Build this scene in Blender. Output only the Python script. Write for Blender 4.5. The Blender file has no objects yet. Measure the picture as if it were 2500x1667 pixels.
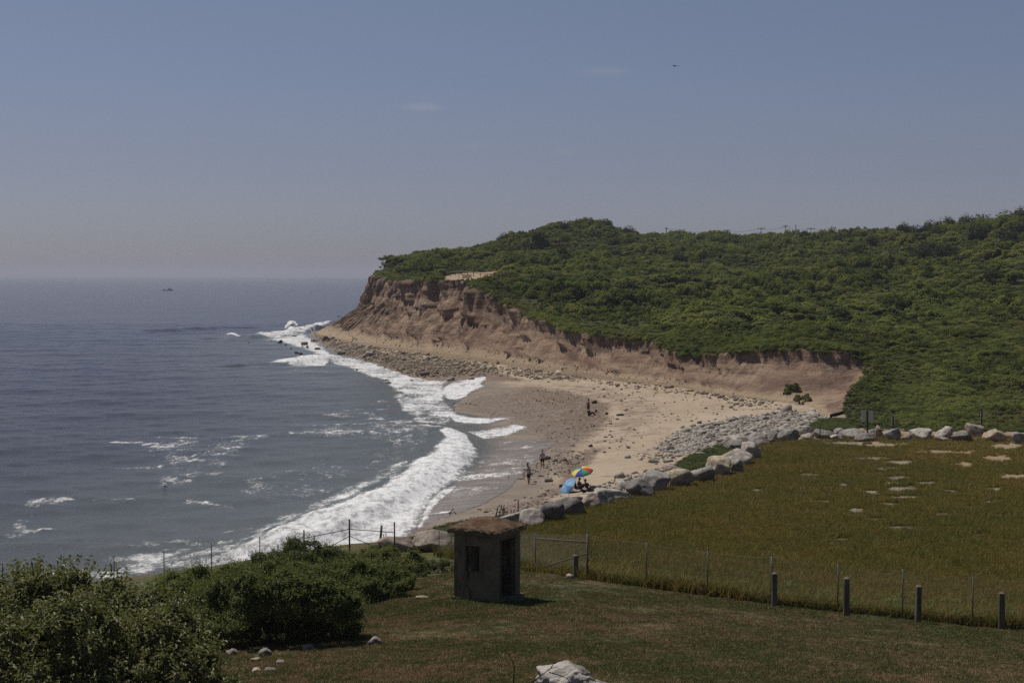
SKY_STR, SKY_SAT = .056, .80
SKY_LOW, SKY_MID, SKY_TOP = (.75, .795, 1.10), (.76, .735, .93), (.79, .80, .92)
SKY_ZEN = (.50, .52, .60)
SUN_E, EXPO = 4.3, 0.0
HAZE, HAZE_COL = 0.00014, (.62, .645, .76)
WIRE_R = .0019
SEA_A, SEA_B, SEA_S, SEA_BUMP = (.030, .028, .036), (.040, .037, .043), (.090, .096, .083), .6
import bpy, bmesh, math, random
import numpy as np
from mathutils import Vector, Matrix

rng = np.random.default_rng(7)
random.seed(7)
SC = bpy.context.scene
COL = SC.collection

# ---------------------------------------------------------------- camera
F = 3472.2            # 50 mm on a 36 mm frame, in pixels of the 2500 px wide photograph
KD = F / 2430.56      # distances below were first measured for a 35 mm lens
HC = 19.0             # eye height above the sea
PITCH = math.atan((833.5 - 672) / F)
CP, SP = math.cos(PITCH), math.sin(PITCH)

def ray(u, v):
    a = (np.asarray(u, float) - 1250) / F
    b = (833.5 - np.asarray(v, float)) / F
    return a, CP + b * SP, -SP + b * CP

def PY(u, v, D):
    a, y, z = ray(u, v)
    t = D / y
    return np.array([a * t, y * t, HC + z * t])

def PK(u, v, Dk):
    return PY(u, v, Dk * KD)

def PZ(u, v, z0):
    a, y, z = ray(u, v)
    t = (z0 - HC) / z
    return np.array([a * t, y * t, z0 + 0 * t])

def proj(x, y, z):
    zz = np.asarray(z) - HC
    d = y * CP - zz * SP
    b = y * SP + zz * CP
    return 1250 + F * x / d, 833.5 - F * b / d

cam_d = bpy.data.cameras.new('camera')
cam = bpy.data.objects.new('camera', cam_d)
COL.objects.link(cam)
cam.location = (0, 0, HC)
cam.rotation_euler = (math.pi / 2 - PITCH, 0, 0)
cam_d.lens = 50.0
cam_d.sensor_width = 36.0
cam_d.clip_start = 0.5
cam_d.clip_end = 40000
SC.camera = cam

# ---------------------------------------------------------------- helpers
def tag(o, label=None, cat=None, group=None, kind=None):
    if label: o['label'] = label
    if cat: o['category'] = cat
    if group: o['group'] = group
    if kind: o['kind'] = kind
    return o

def empty(name, loc, rz=0.0):
    o = bpy.data.objects.new(name, None)
    COL.objects.link(o)
    o.location = loc
    o.rotation_euler = (0, 0, rz)
    o.empty_display_size = 0.1
    return o

def mk_mesh(name, V, Fc, smooth=True):
    me = bpy.data.meshes.new(name)
    V = np.ascontiguousarray(V, dtype=np.float32)
    Fc = np.ascontiguousarray(Fc, dtype=np.int32)
    n = Fc.shape[1]
    me.vertices.add(len(V)); me.vertices.foreach_set('co', V.ravel())
    me.loops.add(Fc.size); me.loops.foreach_set('vertex_index', Fc.ravel())
    me.polygons.add(len(Fc))
    me.polygons.foreach_set('loop_start', np.arange(0, Fc.size, n, dtype=np.int32))
    me.polygons.foreach_set('use_smooth', np.full(len(Fc), smooth, dtype=bool))
    me.update(calc_edges=True)
    return me

def link(name, me, mat=None, parent=None, loc=None):
    o = bpy.data.objects.new(name, me)
    COL.objects.link(o)
    if mat is not None:
        for m in (mat if isinstance(mat, (list, tuple)) else [mat]):
            me.materials.append(m)
    if parent is not None: o.parent = parent
    if loc is not None: o.location = loc
    return o

def attr(me, name, data):
    a = me.attributes.new(name, 'FLOAT', 'POINT')
    a.data.foreach_set('value', np.ascontiguousarray(data, dtype=np.float32).ravel())

class MB:
    """collects boxes, tubes and lathes into one mesh"""
    def __init__(s): s.v = []; s.f = []; s.m = []
    def add(s, vs, fs, mi=0):
        k = len(s.v); s.v += [tuple(map(float, p)) for p in vs]
        s.f += [tuple(i + k for i in f) for f in fs]; s.m += [mi] * len(fs)
        return s
    def box(s, c, d, rz=0, mi=0, taper=1.0, rot=None):
        x, y, z = d[0] / 2, d[1] / 2, d[2] / 2
        vs = []
        R = rot if rot is not None else Matrix.Rotation(rz, 3, 'Z')
        for k, zz in enumerate((-z, z)):
            t = 1 if k == 0 else taper
            for (a, b) in ((-1, -1), (1, -1), (1, 1), (-1, 1)):
                vs.append(Vector(c) + R @ Vector((a * x * t, b * y * t, zz)))
        return s.add(vs, [(3, 2, 1, 0), (4, 5, 6, 7), (0, 1, 5, 4), (1, 2, 6, 5), (2, 3, 7, 6), (3, 0, 4, 7)], mi)
    def tube(s, pts, r, seg=8, mi=0, cap=True):
        pts = [Vector(p) for p in pts]
        rs = r if isinstance(r, (list, tuple)) else [r] * len(pts)
        vs = []
        for i, p in enumerate(pts):
            d = (pts[min(i + 1, len(pts) - 1)] - pts[max(i - 1, 0)]).normalized()
            a = d.orthogonal().normalized() if abs(d.z) < .95 else Vector((1, 0, 0))
            a = (a - d * a.dot(d)).normalized(); b = d.cross(a)
            for k in range(seg):
                t = 2 * math.pi * k / seg
                vs.append(p + (a * math.cos(t) + b * math.sin(t)) * rs[i])
        fs = []
        for i in range(len(pts) - 1):
            for k in range(seg):
                k2 = (k + 1) % seg
                fs.append((i * seg + k, i * seg + k2, (i + 1) * seg + k2, (i + 1) * seg + k))
        if cap:
            fs.append(tuple(range(seg))[::-1]); fs.append(tuple((len(pts) - 1) * seg + k for k in range(seg)))
        return s.add(vs, fs, mi)
    def build(s, name, mat, parent=None, smooth=False, loc=None):
        me = bpy.data.meshes.new(name)
        me.from_pydata(s.v, [], s.f)
        o = link(name, me, mat, parent, loc)
        me.polygons.foreach_set('material_index', s.m)
        if smooth: me.polygons.foreach_set('use_smooth', [True] * len(s.f))
        me.update()
        return o

# ---------------------------------------------------------------- noise in numpy
def _h(ix, iy, seed):
    n = (ix.astype(np.int64) * 374761393 + iy.astype(np.int64) * 668265263 + seed * 1442695041) & 0xffffffff
    n = ((n ^ (n >> 13)) * 1274126177) & 0xffffffff
    return ((n ^ (n >> 16)) & 0xffff) / 65535.0

def vnoise(x, y, seed=0):
    x = np.asarray(x, float); y = np.asarray(y, float)
    ix, iy = np.floor(x), np.floor(y)
    fx, fy = x - ix, y - iy
    fx = fx * fx * (3 - 2 * fx); fy = fy * fy * (3 - 2 * fy)
    a, b = _h(ix, iy, seed), _h(ix + 1, iy, seed)
    c, d = _h(ix, iy + 1, seed), _h(ix + 1, iy + 1, seed)
    return (a * (1 - fx) + b * fx) * (1 - fy) + (c * (1 - fx) + d * fx) * fy

def fbm(x, y, oct=4, seed=0):
    s = 0; a = .5; t = 0
    for k in range(oct):
        s = s + a * vnoise(x * 2 ** k + 17.3 * k, y * 2 ** k - 9.1 * k, seed + k); t += a; a *= .5
    return s / t      # 0..1

def sst(a, b, x):
    t = np.clip((x - a) / (b - a), 0, 1)
    return t * t * (3 - 2 * t)

def seg_dist(px, py, poly, closed=False, sy=1.0):
    """distance to a polyline and the side of its nearest segment (positive = right of travel)"""
    px = np.asarray(px, float); py = np.asarray(py, float) * sy
    best = np.full(px.shape, 1e18); side = np.zeros(px.shape)
    n = len(poly)
    for i in range(n if closed else n - 1):
        ax, ay = poly[i][0], poly[i][1] * sy
        bx, by = poly[(i + 1) % n][0], poly[(i + 1) % n][1] * sy
        dx, dy = bx - ax, by - ay
        L = dx * dx + dy * dy + 1e-12
        t = np.clip(((px - ax) * dx + (py - ay) * dy) / L, 0, 1)
        ex, ey = px - ax - t * dx, py - ay - t * dy
        d = ex * ex + ey * ey
        cr = -(dx * (py - ay) - dy * (px - ax))
        m = d < best - 1e-9
        best = np.where(m, d, best); side = np.where(m, np.sign(cr), side)
    return np.sqrt(best), side

def in_poly(px, py, poly):
    px = np.asarray(px, float); py = np.asarray(py, float)
    c = np.zeros(px.shape, bool); n = len(poly)
    for i in range(n):
        x1, y1 = poly[i][0], poly[i][1]; x2, y2 = poly[(i + 1) % n][0], poly[(i + 1) % n][1]
        if y1 == y2: continue
        c ^= ((y1 > py) != (y2 > py)) & (px < (x2 - x1) * (py - y1) / (y2 - y1) + x1)
    return c

class TPS:
    def __init__(s, P, z, lam=0.0):
        s.P = np.asarray(P, float); z = np.asarray(z, float); n = len(z)
        s.sc = 100.0
        Q = s.P / s.sc
        K = s.k(np.linalg.norm(Q[:, None] - Q[None], axis=2)) + lam * np.eye(n)
        A = np.zeros((n + 3, n + 3)); A[:n, :n] = K; A[:n, n] = 1; A[:n, n + 1:] = Q
        A[n, :n] = 1; A[n + 1:, :n] = Q.T
        s.w = np.linalg.solve(A, np.concatenate([z, np.zeros(3)])); s.Q = Q
    def k(s, r): return np.where(r > 1e-9, r * r * np.log(np.maximum(r, 1e-9)), 0)
    def __call__(s, x, y):
        x = np.asarray(x, float); sh = x.shape
        X = np.stack([x.ravel(), np.asarray(y, float).ravel()], 1) / s.sc
        out = np.empty(len(X)); n = len(s.Q)
        for i in range(0, len(X), 40000):
            c = X[i:i + 40000]
            K = s.k(np.linalg.norm(c[:, None] - s.Q[None], axis=2))
            out[i:i + 40000] = K @ s.w[:n] + s.w[n] + c @ s.w[n + 1:]
        return out.reshape(sh)

# ---------------------------------------------------------------- the lie of the land
# mean water line, from below the bluff on the near left to behind the headland
W_PX = [(-900, 1900), (300, 1590), (700, 1445), (900, 1365), (985, 1312), (1040, 1250), (1110, 1190), (1175, 1140), (1215, 1095),
        (1200, 1055), (1170, 1010), (1130, 975), (1090, 945), (1010, 925), (930, 897), (850, 872), (800, 852), (768, 830), (757, 815)]
WL = [tuple(PZ(u, v, 0)[:2]) for u, v in W_PX]
WL += [(WL[-1][0] + 5, 520), (WL[-1][0] + 30, 580), (60, 640), (400, 700)]

def beach_z(x, y):
    d, s = seg_dist(x, y, WL)
    d = d * s
    z = np.interp(d, [-40, 0, 12, 34, 60], [-3.2, 0, 1.15, 2.45, 2.8])
    return z, d

# near land: lawn, fence line, meadow
NP = [(1250, 1667, 22), (1800, 1667, 22.5), (2500, 1667, 24), (600, 1667, 23), (1215, 1470, 34), (1104, 1459, 34.6), (1434, 1411, 41),
      (1307, 1398, 45), (1072, 1366, 56), (1883, 1474, 38.5), (1578, 1436, 40), (1727, 1458, 39.3), (2045, 1494, 38), (2203, 1508, 37.6),
      (2374, 1527, 37), (2560, 1540, 36.4), (880, 1560, 30), (1000, 1440, 38), (1300, 1280, 57), (1600, 1205, 67), (1850, 1105, 88),
      (2100, 1075, 97), (2500, 1085, 95), (1700, 1300, 53), (2200, 1300, 53), (2500, 1300, 53), (1100, 1405, 45), (560, 1640, 24.5)]
pts, zs = [], []
for u, v, D in NP:
    p = PK(u, v, D); pts.append(p[:2]); zs.append(p[2])
for u, D, z in [(963, 57.5, 2.8), (853, 57.5, 2.97), (742, 56, 2.74), (634, 55, 2.64), (516, 54, 2.5), (400, 53, 2.4), (278, 52, 2.4), (6, 50, 2.6),
                (-400, 48, 2.6), (650, 40, 5.8), (300, 38, 5.2), (-100, 36, 5.4), (200, 20, 9.6), (-300, 22, 9.0)]:
    pts.append(((u - 1250) / F * D * KD, D * KD)); zs.append(z)
pts += [(0, 0), (-20, 5), (20, 5), (80, 60)]; zs += [13.5, 12.5, 13.5, 6.0]
near_f = TPS(pts, zs, 0.002)

B_K = [(-700, 51), (-300, 52), (0, 53.5), (400, 56.5), (634, 58.5), (853, 60.5), (963, 60.5), (1130, 59.5), (1290, 58.6), (1400, 61.5), (1500, 65.5),
       (1600, 69), (1700, 74.5), (1800, 82.5), (1860, 90), (1885, 95), (1960, 98), (2100, 99.5), (2300, 100), (2500, 100), (3300, 100)]
BL = [((u - 1250) / F * D * KD, D * KD) for u, D in B_K]

def near_z(x, y):
    """lawn and meadow, falling to the beach outside the boulder row; second value: metres inside that edge"""
    d, s = seg_dist(x, y, BL)
    d = d * s
    bz, _ = beach_z(x, y)
    w = sst(-3.2, 0.8, d)
    right = sst(30, 40, np.asarray(x, float))            # behind the far boulders the land stays level
    low = (bz - .4) * (1 - right) + 2.75 * right
    return near_f(x, y) * w + low * (1 - w), d

# bluff: foot and rim stations, left (headland tip) to right
ST = [  # foot u, v, z, rim u, v, horizontal depth of the slope along the view
    (780, 806, 1.3, 918, 664, -25), (800, 812, 1.6, 922, 668, -10), (835, 818, 2.0, 930, 672, 6), (880, 826, 2.2, 947, 680, 14), (960, 838, 2.6, 1000, 682, 16),
    (1060, 850, 2.9, 1065, 684, 15), (1120, 858, 3.0, 1145, 690, 14), (1200, 868, 3.0, 1205, 726, 13), (1290, 884, 3.0, 1300, 770, 11), (1400, 900, 3.0, 1390, 800, 9),
    (1500, 915, 3.0, 1500, 820, 8), (1600, 926, 3.0, 1610, 827, 8), (1680, 938, 3.0, 1665, 862, 7), (1760, 955, 3.0, 1760, 862, 7), (1830, 962, 3.0, 1830, 855, 7),
    (1900, 970, 3.0, 1950, 856, 8), (1935, 975, 3.0, 2050, 855, 10), (1955, 975, 3.0, 2110, 868, 11), (1970, 975, 3.0, 2137, 876, 12), (1990, 982, 3.0, 2112, 928, 8), (2012, 1000, 3.0, 2068, 956, 6), (2030, 1012, 3.0, 2056, 1008, 2.5)]
FOOT, RIM = [], []
for fu, fv, fz, ru, rv, off in ST:
    f = PZ(fu, fv, fz); r = PY(ru, rv, f[1] + off)
    FOOT.append(f); RIM.append(r)
FOOT = np.array(FOOT); RIM = np.array(RIM)
tail_rim = [PZ(2084, 1028, 3.0), PZ(2150, 1040, 2.9), PZ(2300, 1047, 2.9), PZ(2500, 1050, 2.9), PZ(3200, 1052, 2.9)]

SKY = [(930, 632, 445), (1000, 628, 450), (1100, 624, 460), (1150, 612, 480), (1200, 590, 500), (1300, 574, 530), (1430, 560, 550), (1560, 584, 570),
       (1700, 598, 580), (1850, 598, 580), (1960, 588, 560), (2080, 582, 530), (2200, 579, 500), (2330, 567, 470), (2500, 552, 440), (2750, 540, 420), (3200, 540, 400)]
hp, hz = [], []
for r in list(RIM) + tail_rim:
    hp.append(r[:2]); hz.append(r[2])
for u, v, D in SKY:
    p = PY(u, v, D); hp.append(p[:2]); hz.append(p[2] - 1.0)
    q = PY(u, v, D + 90); hp.append(q[:2]); hz.append(p[2] - 14)
for u, v, D in [(2300, 900, 190), (2500, 800, 220), (2300, 770, 250), (2100, 800, 228), (2500, 660, 320), (2150, 690, 330), (1850, 770, 262), (1800, 670, 400),
                (1500, 725, 300), (1500, 630, 450), (1250, 648, 420), (1100, 650, 425), (1200, 674, 372), (1050, 664, 400), (2750, 750, 240), (2750, 900, 190), (3100, 800, 220), (1430, 568, 512), (1560, 598, 515), (1700, 610, 515), (1850, 608, 510), (1960, 596, 500), (1300, 584, 490)]:
    p = PY(u, v, D); hp.append(p[:2]); hz.append(p[2] - .6)
hill_f = TPS(hp, hz, 0.0008)

# dense bluff line
seglen = np.concatenate([[0], np.cumsum(np.linalg.norm(np.diff(RIM[:, :2], axis=0), axis=1) + np.linalg.norm(np.diff(FOOT[:, :2], axis=0), axis=1))]) / 2
NS = 1500
S = np.linspace(0, seglen[-1], NS)
def smooth_interp(A):
    out = np.stack([np.interp(S, seglen, A[:, k]) for k in range(3)], 1)
    k = np.ones(31) / 31
    for c in range(3):
        p = np.pad(out[:, c], 15, mode='edge'); out[:, c] = np.convolve(p, k, 'valid')
    return out
FD, RD = smooth_interp(FOOT), smooth_interp(RIM)
dirn = RD[:, :2] - FD[:, :2]
tang = np.gradient((FD[:, :2] + RD[:, :2]) / 2, axis=0)
nor = np.stack([tang[:, 1], -tang[:, 0]], 1); nor /= np.linalg.norm(nor, axis=1)[:, None] + 1e-9
sgn = np.sign((nor * -dirn).sum(1)); nor *= np.median(sgn[100:])      # points seaward
ru_, rv_ = proj(RD[:, 0], RD[:, 1], RD[:, 2])
env = sst(0, 25, S) * (1 - sst(S[-1] - 45, S[-1] - 12, S))
gul = (fbm(S / 9.0, S * 0, 3, 5) - .5)
notch = sum(a * np.exp(-((ru_ - c) / w) ** 2) for c, w, a in [(1058, 9, 3.2), (1122, 7, 2.4), (1000, 7, 1.0), (1210, 9, 1.2), (1690, 10, 1.5), (1745, 8, 1.0)])
RD[:, :2] -= nor * (env * (gul * 3.0 + notch))[:, None]
RD[:, 2] = hill_f(RD[:, 0], RD[:, 1])
H_POLY = [tuple(p[:2]) for p in RD[::4]] + [tuple(p[:2]) for p in tail_rim] + [(500, 700), (RD[0, 0] + 20, 720), (RD[0, 0] + 6, RD[0, 1] + 60)]
HP_IN = H_POLY

def hill_z(x, y):
    n = (fbm(np.asarray(x) / 28., np.asarray(y) / 28., 4, 3) - .5) * 3.0
    u = hill_f(x, y)
    edge, _ = seg_dist(x, y, HP_IN[:len(RD[::4]) + 5])
    return u + n * sst(2, 25, edge), edge

def land_z(x, y):
    a, d = near_z(x, y)
    b, _ = beach_z(x, y)
    return np.where(d > -3.2, np.maximum(a, np.where(np.asarray(x) > 35, -9, b - .4 * (d > -2.5))), b)

def hit(u, v, fn=land_z, it=40):
    """where the sight line through (u, v) meets the ground (gentle slopes only)"""
    a, yy, zz = ray(u, v)
    z = np.full(np.shape(a), 11.0) if np.shape(a) else 11.0
    for _ in range(it):
        t = np.clip((z - HC) / zz, 5, 2500)
        z = .5 * z + .5 * fn(a * t, yy * t)
    t = (z - HC) / zz
    return np.stack([a * t, yy * t, HC + zz * t], -1)

def px_poly(poly, n):
    """n random points (u, v) inside a pixel polygon"""
    P = np.array(poly); lo, hi = P.min(0), P.max(0); out = []
    while len(out) < n:
        q = lo + rng.random((n * 2, 2)) * (hi - lo)
        out += list(q[in_poly(q[:, 0], q[:, 1], poly)])
    return np.array(out[:n])
# ---------------------------------------------------------------- material helpers
class M:
    def __init__(s, name, rough=.9, spec=.2, k=1.0):
        s.k = k
        s.m = bpy.data.materials.new(name); s.m.use_nodes = True
        s.nt = s.m.node_tree; s.b = s.nt.nodes['Principled BSDF']
        s.b.inputs['Roughness'].default_value = rough
        s.b.inputs['Specular IOR Level'].default_value = spec
    def n(s, t, **kw):
        nd = s.nt.nodes.new('ShaderNode' + t)
        for k, val in kw.items():
            if k in nd.inputs.keys():
                if hasattr(val, 'is_linked'): s.nt.links.new(val, nd.inputs[k])
                else: nd.inputs[k].default_value = val
            else: setattr(nd, k, val)
        return nd
    def l(s, a, b): s.nt.links.new(a, b)
    def pos(s): return s.n('NewGeometry').outputs['Position']
    def obj(s): return s.n('TexCoord').outputs['Object']
    def attr(s, name): return s.n('Attribute', attribute_name=name).outputs['Fac']
    def noise(s, vec, scale, detail=4, rough=.55, stretch=None):
        if stretch:
            mp = s.n('Mapping'); mp.inputs['Scale'].default_value = stretch; s.l(vec, mp.inputs['Vector']); vec = mp.outputs[0]
        nd = s.n('TexNoise', Scale=scale, Detail=detail, Roughness=rough); s.l(vec, nd.inputs['Vector'])
        return nd.outputs['Fac']
    def ramp(s, fac, stops):
        r = s.n('ValToRGB'); e = r.color_ramp.elements
        while len(e) < len(stops): e.new(.5)
        for i, (p, c) in enumerate(stops):
            e[i].position = p; e[i].color = (c if isinstance(c, tuple) else (c, c, c)) + (1,)
        s.l(fac, r.inputs['Fac']); return r.outputs['Color']
    def mix(s, fac, a, b, mode='MIX'):
        nd = s.n('MixRGB', blend_type=mode)
        for i, x in zip((0, 1, 2), (fac, a, b)):
            if hasattr(x, 'is_linked'): s.l(x, nd.inputs[i])
            else: nd.inputs[i].default_value = x if i == 0 else (x + (1,) if isinstance(x, tuple) else (x, x, x, 1))
        return nd.outputs[0]
    def math(s, op, a, b=0.0, c=0.0, clamp=False):
        nd = s.n('Math', operation=op, use_clamp=clamp)
        for i, x in enumerate((a, b, c)):
            if hasattr(x, 'is_linked'): s.l(x, nd.inputs[i])
            else: nd.inputs[i].default_value = x
        return nd.outputs[0]
    def rng(s, v, a, b, c=0.0, d=1.0):
        nd = s.n('MapRange'); nd.interpolation_type = 'SMOOTHSTEP'
        s.l(v, nd.inputs[0])
        for i, x in zip((1, 2, 3, 4), (a, b, c, d)): nd.inputs[i].default_value = x
        return nd.outputs[0]
    def bump(s, h, strength=.5, dist=.05):
        nd = s.n('Bump', Strength=strength, Distance=dist); s.l(h, nd.inputs['Height']); s.l(nd.outputs[0], s.b.inputs['Normal']); return nd
    def col(s, c):
        if s.k != 1: c = s.mix(1.0, c, (s.k, s.k, s.k), 'MULTIPLY')
        if hasattr(c, 'is_linked'): s.l(c, s.b.inputs['Base Color'])
        else: s.b.inputs['Base Color'].default_value = c + (1,)
        return s
    def translucent(s, fac, c):
        out = s.nt.nodes['Material Output']
        t = s.n('BsdfTranslucent'); mx = s.n('MixShader'); mx.inputs[0].default_value = fac
        if hasattr(c, 'is_linked'): s.l(c, t.inputs['Color'])
        else: t.inputs['Color'].default_value = c + (1,)
        s.l(s.b.outputs[0], mx.inputs[1]); s.l(t.outputs[0], mx.inputs[2]); s.l(mx.outputs[0], out.inputs['Surface'])

def plain(name, c, rough=.8, spec=.25, var=.18, scale=6.0, bump=0.0, metal=0.0):
    m = M(name, rough, spec, .8); v = m.obj()
    f = m.noise(v, scale, 5)
    lo = tuple(max(0, x * (1 - var)) for x in c); hi = tuple(x * (1 + var) for x in c)
    m.col(m.ramp(f, [(.3, lo), (.7, hi)]))
    m.b.inputs['Metallic'].default_value = metal
    if bump: m.bump(m.noise(v, scale * 3, 5), .6, bump)
    return m.m

# ---------------------------------------------------------------- sky, sun, air
SUN_EL, SUN_AZ = math.radians(62), math.radians(-52)     # azimuth measured from the view direction, negative = left
w = bpy.data.worlds.new('World'); SC.world = w; w.use_nodes = True
nt = w.node_tree; bg = nt.nodes['Background']
sky = nt.nodes.new('ShaderNodeTexSky'); sky.sky_type = 'NISHITA'; sky.sun_disc = False
sky.sun_elevation = SUN_EL; sky.sun_rotation = SUN_AZ
sky.altitude = 0; sky.air_density = 1.0; sky.dust_density = .7; sky.ozone_density = 2.0
# thin wisps of cirrus, real only in the sky: noise in direction space kept to a few small spots
tc = nt.nodes.new('ShaderNodeTexCoord')
def wisps():
    acc = None
    for (u, v, su, sv, k) in [(1030, 262, 66, 13, .26), (1480, 176, 80, 15, .17), (1165, 357, 45, 12, .09), (1380, 370, 40, 12, .09)]:
        a, y, z = ray(u, v); d = Vector((float(a), float(y), float(z))).normalized()
        mp = nt.nodes.new('ShaderNodeVectorMath'); mp.operation = 'SUBTRACT'; nt.links.new(tc.outputs['Generated'], mp.inputs[0]); mp.inputs[1].default_value = d
        ml = nt.nodes.new('ShaderNodeVectorMath'); ml.operation = 'MULTIPLY'; nt.links.new(mp.outputs[0], ml.inputs[0]); ml.inputs[1].default_value = (F / su, F / su, F / sv)
        ln = nt.nodes.new('ShaderNodeVectorMath'); ln.operation = 'LENGTH'; nt.links.new(ml.outputs[0], ln.inputs[0])
        mr = nt.nodes.new('ShaderNodeMapRange'); mr.interpolation_type = 'SMOOTHSTEP'; nt.links.new(ln.outputs['Value'], mr.inputs[0])
        mr.inputs[1].default_value = 1.2; mr.inputs[2].default_value = 0; mr.inputs[3].default_value = 0; mr.inputs[4].default_value = k
        if acc is None: acc = mr.outputs[0]
        else:
            ad = nt.nodes.new('ShaderNodeMath'); nt.links.new(acc, ad.inputs[0]); nt.links.new(mr.outputs[0], ad.inputs[1]); acc = ad.outputs[0]
    mp = nt.nodes.new('ShaderNodeMapping'); mp.inputs['Scale'].default_value = (60, 60, 260); mp.inputs['Rotation'].default_value = (0, .1, 0); nt.links.new(tc.outputs['Generated'], mp.inputs[0])
    no = nt.nodes.new('ShaderNodeTexNoise'); no.inputs['Scale'].default_value = 1.0; no.inputs['Detail'].default_value = 5; nt.links.new(mp.outputs[0], no.inputs['Vector'])
    mu = nt.nodes.new('ShaderNodeMath'); mu.operation = 'MULTIPLY'; nt.links.new(acc, mu.inputs[0]); nt.links.new(no.outputs['Fac'], mu.inputs[1])
    return mu.outputs[0]
hs = nt.nodes.new('ShaderNodeHueSaturation'); hs.inputs['Saturation'].default_value = SKY_SAT; hs.inputs['Value'].default_value = 1.0
nt.links.new(sky.outputs[0], hs.inputs['Color'])
tint = nt.nodes.new('ShaderNodeMixRGB'); tint.blend_type = 'MULTIPLY'; tint.inputs[0].default_value = 1; tint.inputs[2].default_value = (1, 1, 1, 1)
nt.links.new(hs.outputs[0], tint.inputs[1])
sx = nt.nodes.new('ShaderNodeSeparateXYZ'); nt.links.new(tc.outputs['Generated'], sx.inputs[0])
rp = nt.nodes.new('ShaderNodeValToRGB'); nt.links.new(sx.outputs['Z'], rp.inputs[0])
el = rp.color_ramp.elements; el.new(.5); el.new(.8)
for i, (p_, c_) in enumerate([(0.0, SKY_LOW), (.075, SKY_MID), (.23, SKY_TOP), (.6, SKY_ZEN)]):
    el[i].position = p_; el[i].color = c_ + (1,)
nt.links.new(rp.outputs[0], tint.inputs[2])
mx = nt.nodes.new('ShaderNodeMixRGB'); nt.links.new(wisps(), mx.inputs[0]); nt.links.new(tint.outputs[0], mx.inputs[1]); mx.inputs[2].default_value = (9, 8.4, 8.2, 1)
nt.links.new(mx.outputs[0], bg.inputs['Color'])
bg.inputs['Strength'].default_value = SKY_STR

sd = bpy.data.lights.new('sun', 'SUN'); sd.energy = SUN_E; sd.angle = math.radians(.53); sd.color = (1, .95, .87)
so = bpy.data.objects.new('sun', sd); COL.objects.link(so)
sdir = Vector((math.sin(SUN_AZ) * math.cos(SUN_EL), math.cos(SUN_AZ) * math.cos(SUN_EL), math.sin(SUN_EL)))
so.rotation_euler = (-sdir).to_track_quat('-Z', 'Y').to_euler(); so.location = (-40, 40, 90)

SC.view_settings.view_transform = 'Standard'; SC.view_settings.look = 'None'
SC.view_settings.exposure = EXPO; SC.view_settings.gamma = 1.0
SC.cycles.max_bounces = 6; SC.cycles.diffuse_bounces = 2; SC.cycles.glossy_bounces = 2; SC.cycles.transparent_max_bounces = 8; SC.cycles.volume_bounces = 0
SC.cycles.use_denoising = False

if HAZE > 0:
    mb = MB(); mb.box((0, 8000, 34), (42000, 20000, 78))
    hm = bpy.data.materials.new('sea_haze'); hm.use_nodes = True
    n2 = hm.node_tree; n2.nodes.clear()
    out = n2.nodes.new('ShaderNodeOutputMaterial'); vol = n2.nodes.new('ShaderNodeVolumePrincipled')
    vol.inputs['Color'].default_value = HAZE_COL + (1,); vol.inputs['Density'].default_value = HAZE
    vol.inputs['Anisotropy'].default_value = .1
    n2.links.new(vol.outputs[0], out.inputs['Volume'])
    tag(mb.build('haze', hm), 'thin pale sea haze over the water and headland', 'haze', kind='stuff')

# ---------------------------------------------------------------- sea
def poly_soft(u, v, poly, soft, sy=2.5):
    d, _ = seg_dist(u, v, poly, True, sy)
    s = np.where(in_poly(u, v, poly), d, -d)
    return np.clip(.5 + s / (2 * soft), 0, 1)
def FSf(soft): return 1.0 if soft <= 12 else 1.8

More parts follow.
